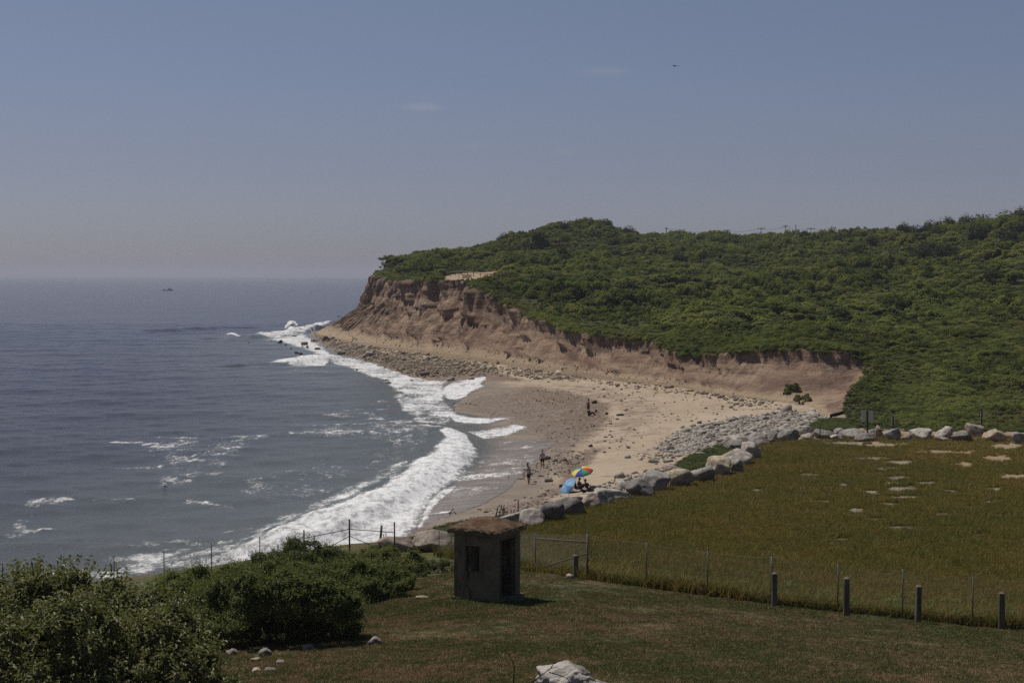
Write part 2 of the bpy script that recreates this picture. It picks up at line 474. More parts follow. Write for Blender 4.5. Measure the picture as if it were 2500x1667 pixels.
FOAM_POLY = [  # (polygon, softness px, strength)
    ([(640, 1345), (700, 1305), (780, 1262), (860, 1225), (920, 1198), (975, 1170), (1030, 1130), (1060, 1105), (1085, 1090), (1100, 1068), (1125, 1062), (1150, 1080), (1160, 1112), (1140, 1150), (1075, 1192),
      (1040, 1235), (1005, 1285), (960, 1335), (900, 1362), (800, 1380), (700, 1390)], 16, 1.15),
    ([(380, 1400), (560, 1352), (660, 1315), (720, 1390), (600, 1430)], 22, .74), ([(880, 1150), (1000, 1120), (1050, 1090), (1060, 1050), (980, 1040), (960, 1080), (900, 1120)], 12, .40), ([(1150, 1070), (1240, 1072), (1370, 1088), (1330, 1110), (1280, 1160), (1270, 1190), (1170, 1230), (1060, 1250), (1090, 1190), (1150, 1140)], 10, .40),
    ([(1075, 1068), (1100, 1058), (1135, 1064), (1157, 1092), (1148, 1112), (1110, 1108)], 8, 1.2),
    ([(1070, 958), (1095, 938), (1130, 936), (1187, 934), (1180, 946), (1186, 952), (1150, 966), (1115, 978), (1092, 972)], 9, .90),
    ([(1085, 1004), (1140, 1014), (1200, 1022), (1262, 1025), (1200, 1036), (1130, 1034), (1090, 1020)], 9, .86),
    ([(1140, 1058), (1200, 1046), (1262, 1040), (1298, 1050), (1250, 1068), (1180, 1076)], 10, .80),
    ([(800, 862), (860, 872), (935, 890), (1015, 918), (1090, 928), (1085, 968), (1040, 985), (980, 965), (930, 930), (870, 905), (800, 885)], 12, .78),
    ([(960, 960), (1080, 965), (1120, 1005), (1090, 1040), (1010, 1030), (980, 1000)], 12, .66),
    ([(650, 890), (700, 874), (770, 866), (800, 872), (812, 880), (790, 890), (740, 892)], 7, 1.2),
    ([(740, 812), (765, 828), (795, 852), (820, 872), (870, 888), (840, 892), (780, 868), (730, 850), (690, 838), (640, 828), (700, 820)], 12, .85),
    ([(540, 818), (560, 814), (590, 822), (600, 827), (570, 826)], 5, 1.0),
    ([(600, 824), (690, 812), (740, 802), (800, 788), (822, 785), (800, 796), (745, 812), (680, 826)], 6, .9),
    ([(695, 795), (708, 782), (722, 786), (728, 800), (712, 808), (698, 806)], 5, 1.2),
    ([(1130, 1180), (1060, 1240), (1030, 1290), (1000, 1325), (980, 1340), (1010, 1300), (1035, 1240), (1075, 1192)], 8, .75),
]
FOAM_POLY += [([(560, 1390), (640, 1285), (800, 1205), (900, 1165), (985, 1120), (1010, 1165), (860, 1225), (700, 1305), (640, 1345)], 16, .64), ([(-40, 1400), (300, 1376), (560, 1322), (650, 1290), (600, 1400), (300, 1425)], 16, .58),
              ([(270, 1066), (640, 1056), (600, 1120), (560, 1165), (420, 1186), (395, 1130)], 20, .48), ([(560, 1170), (800, 1120), (900, 1130), (860, 1200), (600, 1240)], 20, .44), ([(880, 1000), (1010, 1010), (1040, 1060), (960, 1100), (880, 1060)], 16, .52)]
FOAM_LINE = [  # (polyline, half width px, strength)
    ([(280, 1082), (360, 1078), (440, 1074), (520, 1066), (640, 1063)], 9, .75), ([(310, 1068), (390, 1064), (450, 1066)], 7, .55),
    ([(710, 1058), (800, 1062), (905, 1060)], 5, .6), ([(840, 1003), (900, 1000), (950, 996)], 5, .5), ([(290, 1145), (380, 1140), (400, 1136)], 7, .5),
    ([(400, 1180), (450, 1170), (540, 1155)], 14, .5), ([(430, 1128), (500, 1124), (560, 1130)], 8, .45), ([(70, 1245), (95, 1225), (170, 1225)], 12, .6),
    ([(30, 1280), (70, 1295), (125, 1293)], 9, .62), ([(30, 1310), (60, 1300), (40, 1270), (75, 1250)], 12, .55), ([(235, 1228), (320, 1222)], 8, .55), ([(450, 1222), (520, 1224), (560, 1232)], 10, .5),
    ([(680, 1180), (740, 1184)], 7, .48), ([(770, 1180), (850, 1186)], 7, .5), ([(760, 1130), (870, 1122)], 6, .42), ([(890, 1140), (925, 1146)], 5, .5),
    ([(560, 1195), (640, 1190), (760, 1205)], 7, .4), ([(1000, 1045), (1060, 1040), (1085, 1052)], 9, .62), ([(985, 1056), (1040, 1052), (1090, 1060)], 8, .5), ([(930, 975), (1000, 985), (1060, 1000)], 6, .5),
    ([(960, 952), (1040, 958), (1100, 962)], 7, .5), ([(560, 1010), (640, 1005)], 4, .35), ([(480, 1035), (620, 1030), (700, 1022)], 4, .32), ([(960, 1015), (1040, 1022)], 6, .45),
    ([(400, 808), (430, 803), (446, 802)], 2.5, .85), ([(480, 800), (540, 797)], 2, .3), ([(120, 852), (180, 850)], 1.5, .25), ([(720, 905), (745, 910)], 4, .55), ([(640, 756), (760, 752), (850, 748)], 1.6, .4),
    ([(420, 1345), (500, 1352), (560, 1362), (500, 1376)], 16, .5), ([(300, 1375), (400, 1380), (560, 1390)], 14, .45), ([(560, 1300), (640, 1290), (700, 1270)], 12, .42), ([(0, 1390), (120, 1384)], 7, .7),
    ([(1150, 1080), (1240, 1084), (1350, 1090)], 6, .48), ([(1150, 1100), (1230, 1104), (1300, 1102)], 5, .4), ([(1150, 1128), (1240, 1130), (1290, 1128)], 5, .45), ([(1120, 1162), (1200, 1160), (1260, 1158)], 5, .55),
    ([(1110, 1175), (1180, 1172), (1250, 1172)], 4, .5), ([(1080, 1198), (1160, 1193), (1250, 1186)], 4, .62), ([(1060, 1222), (1150, 1214), (1210, 1210)], 3, .4),
    ([(1010, 1260), (1100, 1252), (1170, 1246)], 3, .62), ([(1000, 1272), (1060, 1266), (1120, 1258)], 3, .55), ([(1170, 1145), (1260, 1145)], 4, .4),
]
# how far the thin sheet of water runs up the sand
SWASH_PX = [(700, 1460), (900, 1372), (985, 1330), (1018, 1292), (1120, 1258), (1190, 1240), (1255, 1205), (1275, 1180), (1290, 1150), (1330, 1120), (1362, 1090), (1310, 1082), (1225, 1072), (1299, 1052), (1275, 1043), (1200, 1040),
            (1262, 1026), (1190, 1016), (1110, 1002), (1105, 985), (1120, 978), (1160, 964), (1187, 953), (1184, 946), (1190, 935), (1150, 934), (1080, 934), (1010, 922), (930, 893), (850, 868), (800, 850), (768, 828), (757, 812)]

us = np.concatenate([np.linspace(-2600, -340, 24), np.arange(-300, 1460, 4.0), np.linspace(1520, 4200, 26)])
Ds = np.concatenate([np.exp(np.arange(math.log(62), math.log(560), .0031)), np.exp(np.linspace(math.log(562), math.log(17000), 230))])
UU, DD = np.meshgrid(us, Ds)
X = (UU - 1250) / F * DD; Y = DD
u0, v0 = proj(X, Y, np.zeros_like(X))
swell = np.zeros_like(X)
for wl, am, ang in [(26, .10, 100), (17, .07, 78), (11, .05, 112), (7.3, .035, 60), (4.9, .03, 128), (3.1, .018, 88), (2.2, .012, 40)]:
    a = math.radians(ang); ph = fbm(X / 60, Y / 60, 2, int(wl * 10)) * 9
    swell += am * np.sin(2 * math.pi * (X * math.cos(a) + Y * math.sin(a)) / wl + ph)
swell *= np.clip(900 / Y, 0, 1)
bz, bd = beach_z(X, Y)
nearm = Y < 640
fo = np.zeros_like(X)
un, vn = u0[nearm], v0[nearm]
wob = (fbm(X[nearm] / 6, Y[nearm] / 10, 3, 40) - .5)
un2 = un + wob * 30 * np.clip(140 / Y[nearm], .2, 1); vn2 = vn + (fbm(X[nearm] / 5, Y[nearm] / 9, 3, 41) - .5) * 14 * np.clip(140 / Y[nearm], .25, 1)
f = np.zeros_like(un)
for poly, soft, k in FOAM_POLY: f = np.maximum(f, k * poly_soft(un2, vn2, poly, soft * FSf(soft)))
for line, hw, k in FOAM_LINE:
    d, _ = seg_dist(un2, vn2, line, False, 2.2)
    fl = np.maximum(fl if 'fl' in dir() else 0 * un, min(.56, k * .86) * np.clip(1.25 - d / (hw * 2.6), 0, 1))
xs_, ys_ = X[nearm], Y[nearm]
lace = fbm(xs_ / 3.2 + ys_ / 14, ys_ / 2.4, 4, 150)
f = np.maximum(f * np.where(f > 1.0, 1, (.62 + .76 * lace)), fl * (.45 + .75 * sst(.34, .62, lace)))
strk = sst(.56, .74, fbm(xs_ / 16 + ys_ / 40, ys_ / 6, 4, 140)) * (1 - sst(150, 270, ys_)) + .8 * sst(.6, .75, fbm(xs_ / 30, ys_ / 9, 4, 141)) * (1 - sst(250, 420, ys_))
f = np.maximum(f, .40 * strk * sst(-75, -8, bd[nearm]))
fo[nearm] = f
# breaking crest and spilling foam as real relief
def crest(line, hgt, wid, asym=2.6):
    P = [tuple(PZ(a, b, 0)[:2]) for a, b in line]
    d, s = seg_dist(X[nearm], Y[nearm], P)
    ds = d * s                                        # >0 landward
    w_ = np.where(ds > 0, wid, wid * asym)
    t = np.minimum(np.hypot(X[nearm] - P[0][0], Y[nearm] - P[0][1]), np.hypot(X[nearm] - P[-1][0], Y[nearm] - P[-1][1]))
    return hgt * np.exp(-(ds / w_) ** 2) * sst(0, 9, t) * (.55 + .9 * fbm(X[nearm] / 3, Y[nearm] / 3, 3, 9))
rel = crest([(560, 1400), (760, 1320), (900, 1260), (1000, 1205), (1080, 1150), (1130, 1105), (1112, 1068), (1060, 1045)], 1.25, 1.5)
rel = np.maximum(rel, crest([(560, 829), (600, 829), (690, 818), (745, 806), (830, 786)], 1.1, 3.0))
rel = np.maximum(rel, crest([(640, 892), (740, 888), (800, 880), (830, 876)], 1.1, 2.5))
rel = np.maximum(rel, crest([(390, 811), (430, 806), (560, 802)], .7, 3.5))
rel = np.maximum(rel, 2.6 * np.exp(-(np.hypot(un - 713, (vn - 806) * 2.2) / 13) ** 2) * (.5 + fbm(X[nearm] / 1.2, Y[nearm] / 1.2, 3, 77)))
rel = np.maximum(rel, 1.2 * np.exp(-(np.hypot(un - 565, (vn - 826) * 2.2) / 18) ** 2))
z = swell * np.clip(-bd / 14 + .25, .05, 1)
z[nearm] += rel + np.clip(f, 0, 1) * (fbm(X[nearm] / .9, Y[nearm] / .9, 4, 31) - .35) * .28
SWW = SWASH_PX
dS, _ = seg_dist(un2, vn2, SWW + [(757, 700), (-3000, 700), (-3000, 2500), (600, 2500)], True, 2.2)
ins = in_poly(un2, vn2, SWW + [(757, 700), (-3000, 700), (-3000, 2500), (600, 2500)])
sheet = np.where(ins, np.clip(dS / 8, 0, 1), -np.clip(dS / 6, 0, 1))
zz = z[nearm]; bb = bz[nearm]
zz = np.where(bb > -.6, np.where(sheet > 0, np.maximum(zz * np.clip(.3 - bb, .05, 1), bb + .012 + .06 * sheet * np.clip(f, 0, 1) + .02 * sheet), np.minimum(zz, bb - .02 + .3 * sheet)), zz)
z[nearm] = zz
shal = sst(-55, -2, bd) * (Y < 460)
edgef = np.zeros_like(X); edgef[nearm] = np.where(ins, np.exp(-(dS / 5.0) ** 2) * .55, 0) * (Y[nearm] < 330)
thin = np.zeros_like(X); thin[nearm] = np.where(bz[nearm] > -.12, 1, 0) * sst(-.15, .1, bz[nearm])
nr, nc = X.shape
idx = np.arange(nr * nc).reshape(nr, nc)
Q = np.stack([idx[:-1, :-1], idx[:-1, 1:], idx[1:, 1:], idx[1:, :-1]], -1).reshape(-1, 4)
me = mk_mesh('sea', np.stack([X, Y, z], -1).reshape(-1, 3), Q)
attr(me, 'foam', np.maximum(fo, edgef)); attr(me, 'shallow', shal); attr(me, 'thin', thin)
m = M('sea_water', .12, .5, 1.0); P = m.pos()
m.b.inputs['IOR'].default_value = 1.33
n1 = m.noise(P, .9, 8, .68, (1, .55, 1)); n2 = m.noise(P, .22, 6, .6, (1, .5, 1)); n3 = m.noise(P, 3.4, 5, .7, (1, .5, 1))
nn = m.mix(.45, n1, n3); nn = m.mix(.25, nn, n2)
fa = m.attr('foam')
ff = m.math('ADD', m.math('MULTIPLY', fa, .95), m.math('MULTIPLY', m.math('SUBTRACT', nn, .5), 2.6))
foam = m.rng(ff, .42, .84)
sh = m.attr('shallow'); th = m.attr('thin')
deep = m.mix(m.rng(m.noise(P, .02, 3), .35, .65), SEA_A, SEA_B)
wc = m.mix(sh, deep, SEA_S)
wc = m.mix(th, wc, m.mix(m.rng(m.noise(P, .8, 5, .6, (.4, 1.4, 1)), .4, .6), (.165, .135, .108), (.23, .20, .172)))
m.col(m.mix(foam, wc, m.mix(m.rng(m.noise(P, 1.3, 8, .75, (1, .6, 1)), .36, .56), (.30, .31, .315), (.64, .64, .655))))
m.l(m.rng(foam, 0, 1, .16, .85), m.b.inputs['Roughness'])
m.l(m.rng(foam, 0, .6, .5, .05), m.b.inputs['Specular IOR Level'])
hgt = m.mix(.5, m.noise(P, .45, 8, .62, (1, .6, 1)), m.noise(P, 2.6, 6, .65, (1, .65, 1)))
m.bump(m.mix(.35, hgt, nn), SEA_BUMP, .55)
tag(link('sea', me, m.m), 'grey blue ocean with foam streaks and a breaking wave', 'sea', kind='structure')

# ---------------------------------------------------------------- beach
us = np.arange(560, 2200, 4.0); Ds = np.exp(np.arange(math.log(76), math.log(500), .0034))
UU, DD = np.meshgrid(us, Ds); X = (UU - 1250) / F * DD; Y = DD
z, d = beach_z(X, Y)
z = z + (fbm(X / 5, Y / 5, 4, 21) - .5) * .18 * sst(3, 12, d) + (fbm(X / .8, Y / .8, 2, 22) - .5) * .05 * sst(5, 14, d)
for k, c in enumerate((15.5, 19, 24)):                                     # wrack lines and berms
    z += .07 * np.exp(-((d - c - 3 * fbm(X / 11, Y / 11, 2, 30 + k)) / .8) ** 2)
nr, nc = X.shape; idx = np.arange(nr * nc).reshape(nr, nc)
Q = np.stack([idx[:-1, :-1], idx[:-1, 1:], idx[1:, 1:], idx[1:, :-1]], -1).reshape(-1, 4)
ub, vb = proj(X, Y, z)
def soft_poly(poly, soft): return poly_soft(ub, vb, poly, soft)
peb = np.maximum(soft_poly([(1100, 985), (1180, 962), (1290, 940), (1400, 955), (1490, 985), (1480, 1040), (1420, 1080), (1380, 1120), (1320, 1130), (1345, 1095), (1300, 1060), (1262, 1030), (1120, 1005)], 44),
                 soft_poly([(740, 815), (860, 880), (1010, 925), (1100, 935), (1290, 930), (1200, 905), (1000, 880), (860, 850), (800, 822)], 14))
peb = np.maximum(peb, .8 * soft_poly([(1190, 1240), (1290, 1215), (1370, 1180), (1340, 1140), (1440, 1090), (1480, 1090), (1400, 1190), (1260, 1270)], 22))
peb = np.maximum(peb, .45 * soft_poly([(1050, 900), (1500, 940), (1640, 1000), (1560, 1060), (1480, 1080), (1500, 1000), (1300, 935)], 30))
wet = 1 - sst(7.0, 11.5, d + (fbm(X / 7, Y / 7, 3, 90) - .5) * 6)
dsw, _ = seg_dist(ub, vb, SWASH_PX, False, 2.2); wet = np.maximum(wet, np.exp(-(dsw / 22) ** 2) * .9)
me = mk_mesh('beach', np.stack([X, Y, z], -1).reshape(-1, 3), Q)
attr(me, 'pebble', peb); attr(me, 'wet', wet)
m = M('beach_sand', .95, .15, .735); P = m.pos()
sand = m.mix(m.rng(m.noise(P, .12, 5), .3, .7), (.40, .315, .225), (.47, .385, .29))
sand = m.mix(m.rng(m.noise(P, 1.1, 6, .7), .52, .75), sand, (.27, .195, .125))
sand = m.mix(m.math('MULTIPLY', m.rng(m.noise(P, .35, 6, .7, (.35, 1.1, 1)), .56, .66), .75), sand, (.155, .115, .08))      # strands of weed
vor = m.n('TexVoronoi', Scale=2.6); m.l(P, vor.inputs['Vector'])
pc = m.mix(m.rng(m.noise(P, 7, 3), .4, .6), (.125, .085, .062), (.265, .20, .15))
pc = m.mix(m.rng(vor.outputs['Color'], .72, .95), pc, (.34, .30, .26))
pf = m.rng(m.math('ADD', m.attr('pebble'), m.math('MULTIPLY', m.math('SUBTRACT', m.noise(P, .5, 7, .7), .5), 1.3)), .32, .72)
c = m.mix(pf, sand, pc)
wetc = m.mix(m.rng(m.noise(P, .3, 4), .35, .65), (.215, .172, .132), (.275, .22, .17))
c = m.mix(m.math('MULTIPLY', m.attr('wet'), m.rng(pf, 0, 1, 1, .35)), c, wetc)
m.col(c)
m.l(m.rng(m.attr('wet'), 0, 1, .95, .6), m.b.inputs['Roughness'])
m.bump(m.mix(.5, m.noise(P, 4, 5, .7), vor.outputs['Distance']), .55, .12)
tag(link('beach', me, m.m), 'crescent of pale sand with dark pebbles along the wash', 'beach', kind='structure')

# ---------------------------------------------------------------- lawn and meadow
xs = np.arange(-62, 110, .45); ys = np.concatenate([np.arange(8, 62, .45), np.arange(62, 172, .6)])
X, Y = np.meshgrid(xs, ys)
z, d = near_z(X, Y)
z = z + (fbm(X / 2.2, Y / 2.2, 3, 51) - .5) * .12
keep = (d > -6) | (X > 33)
nr, nc = X.shape; idx = np.arange(nr * nc).reshape(nr, nc)
Q = np.stack([idx[:-1, :-1], idx[:-1, 1:], idx[1:, 1:], idx[1:, :-1]], -1).reshape(-1, 4)
kq = keep.ravel()[Q].all(1)
BARE = [(1980, 1160, 30, 4), (2060, 1185, 22, 4), (2260, 1180, 30, 5), (2320, 1200, 26, 4), (2140, 1270, 30, 4), (2010, 1225, 22, 4), (1940, 1300, 18, 4), (2440, 1260, 36, 5), (2270, 1330, 24, 4), (1720, 1320, 14, 4), (2120, 1120, 60, 4), (2300, 1105, 70, 4), (1960, 1250, 16, 3), (2030, 1290, 26, 4),
        (2200, 1130, 45, 6), (2165, 1145, 35, 5), (2195, 1168, 35, 5), (2180, 1180, 25, 4), (2200, 1195, 45, 7), (2130, 1203, 30, 6), (2205, 1215, 45, 6), (2160, 1232, 40, 5), (2090, 1247, 25, 7), (2080, 1262, 15, 4),
        (2350, 1136, 35, 6), (2440, 1120, 40, 8), (2480, 1165, 40, 6), (2425, 1195, 30, 5), (2420, 1225, 25, 7), (2300, 1258, 30, 7), (2360, 1240, 20, 4), (2245, 1270, 25, 3), (2195, 1290, 40, 6), (2050, 1318, 30, 5), (2390, 1308, 25, 5),
        (1848, 1198, 18, 5), (1835, 1268, 12, 5), (2080, 1083, 70, 5), (2460, 1090, 40, 7), (2340, 1390, 25, 6), (1915, 1375, 12, 5), (1865, 1345, 15, 5), (1885, 1245, 15, 4), (2150, 1087, 60, 4)]
def bare_at(u, v, x, y):
    b = np.zeros_like(u)
    for a, c_, ru, rv in BARE: b = np.maximum(b, np.clip(1.5 - np.hypot((u - a) / ru, (v - c_) / rv), 0, 1))
    return b
def fence_line_v(u):
    return np.interp(u, [1072, 1307, 1434, 1578, 1727, 1887, 2045, 2203, 2374, 2560], [1366, 1398, 1411, 1436, 1458, 1474, 1494, 1508, 1527, 1540])
ub, vb = proj(X, Y, z)
me = mk_mesh('ground', np.stack([X, Y, z], -1).reshape(-1, 3), Q[kq])
attr(me, 'bare', bare_at(ub, vb, X, Y))
fenceP = [tuple(PK(u, v, D)[:2]) for u, v, D in [(2900, 1560, 35.2), (2374, 1527, 37), (2203, 1508, 37.6), (2045, 1494, 38), (1883, 1474, 38.5), (1727, 1458, 39.3), (1578, 1436, 40), (1434, 1411, 41), (1307, 1398, 45), (1072, 1366, 56), (963, 1360, 57.5)]]
def mead_at(x, y):
    dd, ss = seg_dist(x, y, fenceP)
    return dd * ss            # positive on the meadow side
attr(me, 'meadow', sst(-.5, .5, mead_at(X, Y)))
attr(me, 'shore', 1 - sst(-2.6, -.6, d + (fbm(X / 2, Y / 2, 3, 8) - .5) * 1.5) * np.where(X > 33, 0, 1))
m = M('grassland', .95, .1); P = m.pos()
def grass_col(m, P, meadow):
    big = m.noise(P, .11, 4, .6); mid = m.noise(P, .55, 5, .65)
    fin = m.noise(P, 1.9, 7, .78); lawn = m.mix(m.rng(m.mix(.5, m.mix(.5, big, mid), fin), .462, .578), (.056, .070, .023), (.138, .108, .058))
    mead = m.mix(m.rng(m.mix(.4, m.mix(.45, big, mid), fin), .42, .58), (.060, .063, .018), (.096, .074, .027))
    return m.mix(meadow, lawn, mead)
c = grass_col(m, P, m.attr('meadow'))
c = m.mix(m.rng(m.noise(P, 9, 4, .7), .45, .7), c, (.13, .10, .07))
bf = m.rng(m.math('ADD', m.math('MULTIPLY', m.attr('bare'), .88), m.math('MULTIPLY', m.math('SUBTRACT', m.noise(P, 2.2, 7, .8, (.6, 1.2, 1)), .5), 3.4)), .50, .80)
c = m.mix(bf, c, (.25, .21, .17))
c = m.mix(m.attr('shore'), c, (.25, .19, .125))
m.col(c); m.bump(m.noise(P, 6, 6, .75), .8, .12)
tag(link('ground', me, m.m), 'sloping lawn and rough meadow above the beach', 'ground', kind='structure')

# gravel track seen between the far boulders
tp = [PZ(u, v, 2.95) for u, v in [(2330, 1062), (2420, 1060), (2500, 1059), (2650, 1060), (3000, 1063)]]
mb = MB(); L = len(tp)
vs = []
for p in tp:
    for k in (-1.6, 1.6):
        q = np.array([p[0] + k * .1, p[1] + k, 0]); q[2] = near_z(np.array([q[0]]), np.array([q[1]]))[0][0] + .05; vs.append(q)
mb.add(vs, [(2 * i, 2 * i + 2, 2 * i + 3, 2 * i + 1) for i in range(L - 1)])
tag(mb.build('path', plain('track_gravel', (.25, .22, .19), .95, .1, .3, 3, .03)), 'pale gravel track behind the far boulders', 'path', kind='structure')

# ---------------------------------------------------------------- bluff
NT = 84
t = np.linspace(-.06, 1.0, NT)
hfr = np.where(t > 0, np.interp(t, [0, .22, .42, .52, .7, 1], [0, .42, .70, .79, .90, 1.0]), t * 1.5)
TT, SS = np.meshgrid(t, np.arange(NS)); HH = np.broadcast_to(hfr, TT.shape)
bx = FD[:, 0][:, None] + (RD[:, 0] - FD[:, 0])[:, None] * HH
by = FD[:, 1][:, None] + (RD[:, 1] - FD[:, 1])[:, None] * HH
bzz = FD[:, 2][:, None] + (RD[:, 2] - FD[:, 2])[:, None] * TT
bzz[:, 0] = FD[:, 2] - 2.2
s2 = S[:, None] + 0 * TT
hgt = (RD[:, 2] - FD[:, 2])[:, None] * np.ones_like(TT)
slant = s2 + (1 - TT) * hgt * .35                                       # rills fan out to the left going down
rill = np.abs(fbm(slant / 3.2, TT * 1.2, 4, 61) - .5) * 2
rib = np.abs(fbm(slant / 8.5, TT * .8, 3, 63) - .5) * 2
fine = np.abs(fbm(slant / 1.25, TT * 2.0, 3, 67) - .5) * 2
lump = fbm(s2 / 2.2, bzz / 1.4, 4, 65) - .5
envt = np.sin(np.clip(TT, 0, 1) * math.pi) ** .6
amp = np.clip(hgt / 10, .35, 1.5)
ledge = fbm(s2 / 6, bzz / 3, 2, 70)
slant2 = s2 + (1 - TT) * hgt * .8
lr = np.abs(fbm(slant2 / 1.7, TT * .7, 3, 161) - .5) * 2; lr2 = np.abs(fbm(slant2 / .75, TT, 2, 162) - .5) * 2
up = np.abs(fbm(s2 / 4.6, TT * .5, 3, 163) - .5) * 2; up2 = np.abs(fbm(s2 / 1.5, TT * .8, 3, 164) - .5) * 2
wu = sst(.38, .60, TT); tipw = (.35 + .65 * sst(0, 45, s2)) * (1 - .85 * sst(S[-1] - 52, S[-1] - 26, s2))
dsp = tipw * amp * (wu * (1 - .6 * sst(.96, 1, TT)) * (up * 4.6 + up2 * 2.2 - 1.2) + (1 - wu) * sst(.02, .2, TT) * (lr * 2.6 + lr2 * 1.1 + rib * 1.5 - 1.0)) + lump * .55 * amp * sst(0, .15, TT) * (1 - sst(.96, 1, TT)) + .5 * amp * envt * sst(.5, .6, ledge)
dsp -= (notch * env)[:, None] * np.exp(-((TT - .72) / .28) ** 2) * 1.3
bx = bx + nor[:, 0][:, None] * dsp; by = by + nor[:, 1][:, None] * dsp
top = np.stack([RD[:, 0] - nor[:, 0] * 2.5, RD[:, 1] - nor[:, 1] * 2.5], 1)
top = np.concatenate([top, (hill_f(top[:, 0], top[:, 1]) - .25)[:, None]], 1)
V = np.concatenate([np.stack([bx, by, bzz], -1), top[:, None, :]], 1); BLUFF_V = V
nr, nc = V.shape[:2]; idx = np.arange(nr * nc).reshape(nr, nc)
Q = np.stack([idx[:-1, :-1], idx[1:, :-1], idx[1:, 1:], idx[:-1, 1:]], -1).reshape(-1, 4)
me = mk_mesh('bluff', V.reshape(-1, 3), Q)
attr(me, 'rise', np.concatenate([TT, np.ones((NS, 1))], 1)); attr(me, 'rill', np.concatenate([rill, np.zeros((NS, 1))], 1))
attr(me, 'along', np.concatenate([S[:, None] / S[-1] + 0 * TT, (S / S[-1])[:, None]], 1))
m = M('bluff_clay', .97, .08, .98); P = m.pos()
strat = m.noise(P, .6, 6, .65, (.16, .16, 1.0)); blot = m.noise(P, .22, 5, .6)
c = m.mix(m.rng(strat, .36, .64), (.165, .108, .082), (.33, .232, .165))
c = m.mix(m.math('MULTIPLY', m.rng(blot, .5, .72), .7), c, (.37, .275, .20))
c = m.mix(m.math('MULTIPLY', m.rng(m.noise(P, .5, 6, .7, (1, 1, .5)), .54, .66), .55), c, (.13, .088, .068))
c = m.mix(m.math('MULTIPLY', m.rng(m.attr('rise'), .90, 1.0), m.rng(m.noise(P, .4, 4), .3, .6)), c, (.11, .075, .056))      # dark topsoil under the turf
c = m.mix(m.rng(m.math('ADD', m.attr('rise'), m.math('MULTIPLY', m.noise(P, .8, 5), .3)), .27, .12), c, (.37, .285, .195))      # slumped sand at the foot
m.col(c); m.bump(m.mix(.5, m.noise(P, 1.6, 7, .75), m.noise(P, 1.0, 7, .75, (1, 1, .25))), 1.0, .9)
tag(link('bluff', me, m.m), 'eroded brown clay bluff curving out to the headland', 'bluff', kind='structure')

# ---------------------------------------------------------------- hill
xs = np.arange(-90, 300, 1.8); ys = np.arange(138, 700, 2.2)
X, Y = np.meshgrid(xs, ys)
z, edge = hill_z(X, Y)
ins = in_poly(X, Y, H_POLY)
nr, nc = X.shape; idx = np.arange(nr * nc).reshape(nr, nc)
Q = np.stack([idx[:-1, :-1], idx[:-1, 1:], idx[1:, 1:], idx[1:, :-1]], -1).reshape(-1, 4)
kq = ins.ravel()[Q].all(1)
me = mk_mesh('hill', np.stack([X, Y, z], -1).reshape(-1, 3), Q[kq])
uh, vh = proj(X, Y, z)
attr(me, 'bare', np.maximum(poly_soft(uh, vh, [(1078, 672), (1130, 667), (1185, 664), (1290, 660), (1340, 664), (1250, 678), (1150, 684), (1085, 684)], 4), poly_soft(uh, vh, [(1294, 630), (1316, 630), (1318, 640), (1292, 640)], 3)))
m = M('hill_soil', .95, .1); P = m.pos()
c = m.mix(m.rng(m.noise(P, .35, 5), .4, .6), (.028, .034, .013), (.06, .056, .025))
c = m.mix(m.attr('bare'), c, (.30, .225, .15))
m.col(c); m.bump(m.noise(P, 1.2, 5), .8, .4)
tag(link('hill', me, m.m), 'scrub covered hill rising behind the bluff', 'hill', kind='structure')
# ---------------------------------------------------------------- rocks
def rock_arrays(seed, sub=4, planes=11, rough=.085, soft=60.0):
    r = np.random.default_rng(seed)
    bm = bmesh.new(); bmesh.ops.create_icosphere(bm, subdivisions=sub, radius=1)
    V = np.array([v.co[:] for v in bm.verts]); Fc = np.array([[v.index for v in f.verts] for f in bm.faces]); bm.free()
    N = r.normal(size=(planes, 3)); N /= np.linalg.norm(N, axis=1)[:, None]
    off = r.uniform(.52, .80, planes)
    dn = V @ N.T
    rad = np.where(dn > .05, off / np.maximum(dn, .05), 9)
    R = -np.log(np.exp(-soft * np.minimum(rad, 3)).sum(1) + np.exp(-soft * 1.05)) / soft
    R = np.clip(R, .4, 1.3)
    a, b = r.uniform(0, 50, 2)
    for k, am in ((2.2, rough), (5.0, rough * .55), (11.0, rough * .3)):
        R += am * ((vnoise(V[:, 0] * k + a, V[:, 1] * k + V[:, 2] * k * .7 + b, seed) + vnoise(V[:, 2] * k + b, V[:, 0] * k * .8 - V[:, 1] * k + a, seed + 5)) - 1)
    V = V * R[:, None]
    lo, hi = V.min(0), V.max(0)
    return (V - (lo + hi) / 2) / (hi - lo), Fc        # unit box centred on the origin

def rock_material():
    m = M('boulder_granite', .92, .2, .95); P = m.obj()
    oi = m.n('ObjectInfo'); base = oi.outputs['Color']
    c = m.mix(m.rng(m.noise(P, 1.6, 6, .7), .38, .64), base, m.mix(1.0, base, (.52, .50, .50), 'MULTIPLY'))
    c = m.mix(m.math('MULTIPLY', m.rng(m.noise(P, .9, 5, .6, (1, 1, 3.0)), .55, .7), .55), c, m.mix(1.0, base, (1.35, 1.3, 1.2), 'MULTIPLY'))
    c = m.mix(m.math('MULTIPLY', m.rng(m.noise(P, 4.5, 6, .75), .55, .72), .7), c, (.045, .042, .038))
    c = m.mix(m.rng(m.noise(P, 18, 3, .6), .6, .8), c, (.42, .38, .33))
    m.col(c); m.bump(m.mix(.5, m.noise(P, 3, 7, .75), m.noise(P, 9, 5, .8)), .75, .12)
    return m.m
ROCKM = rock_material()
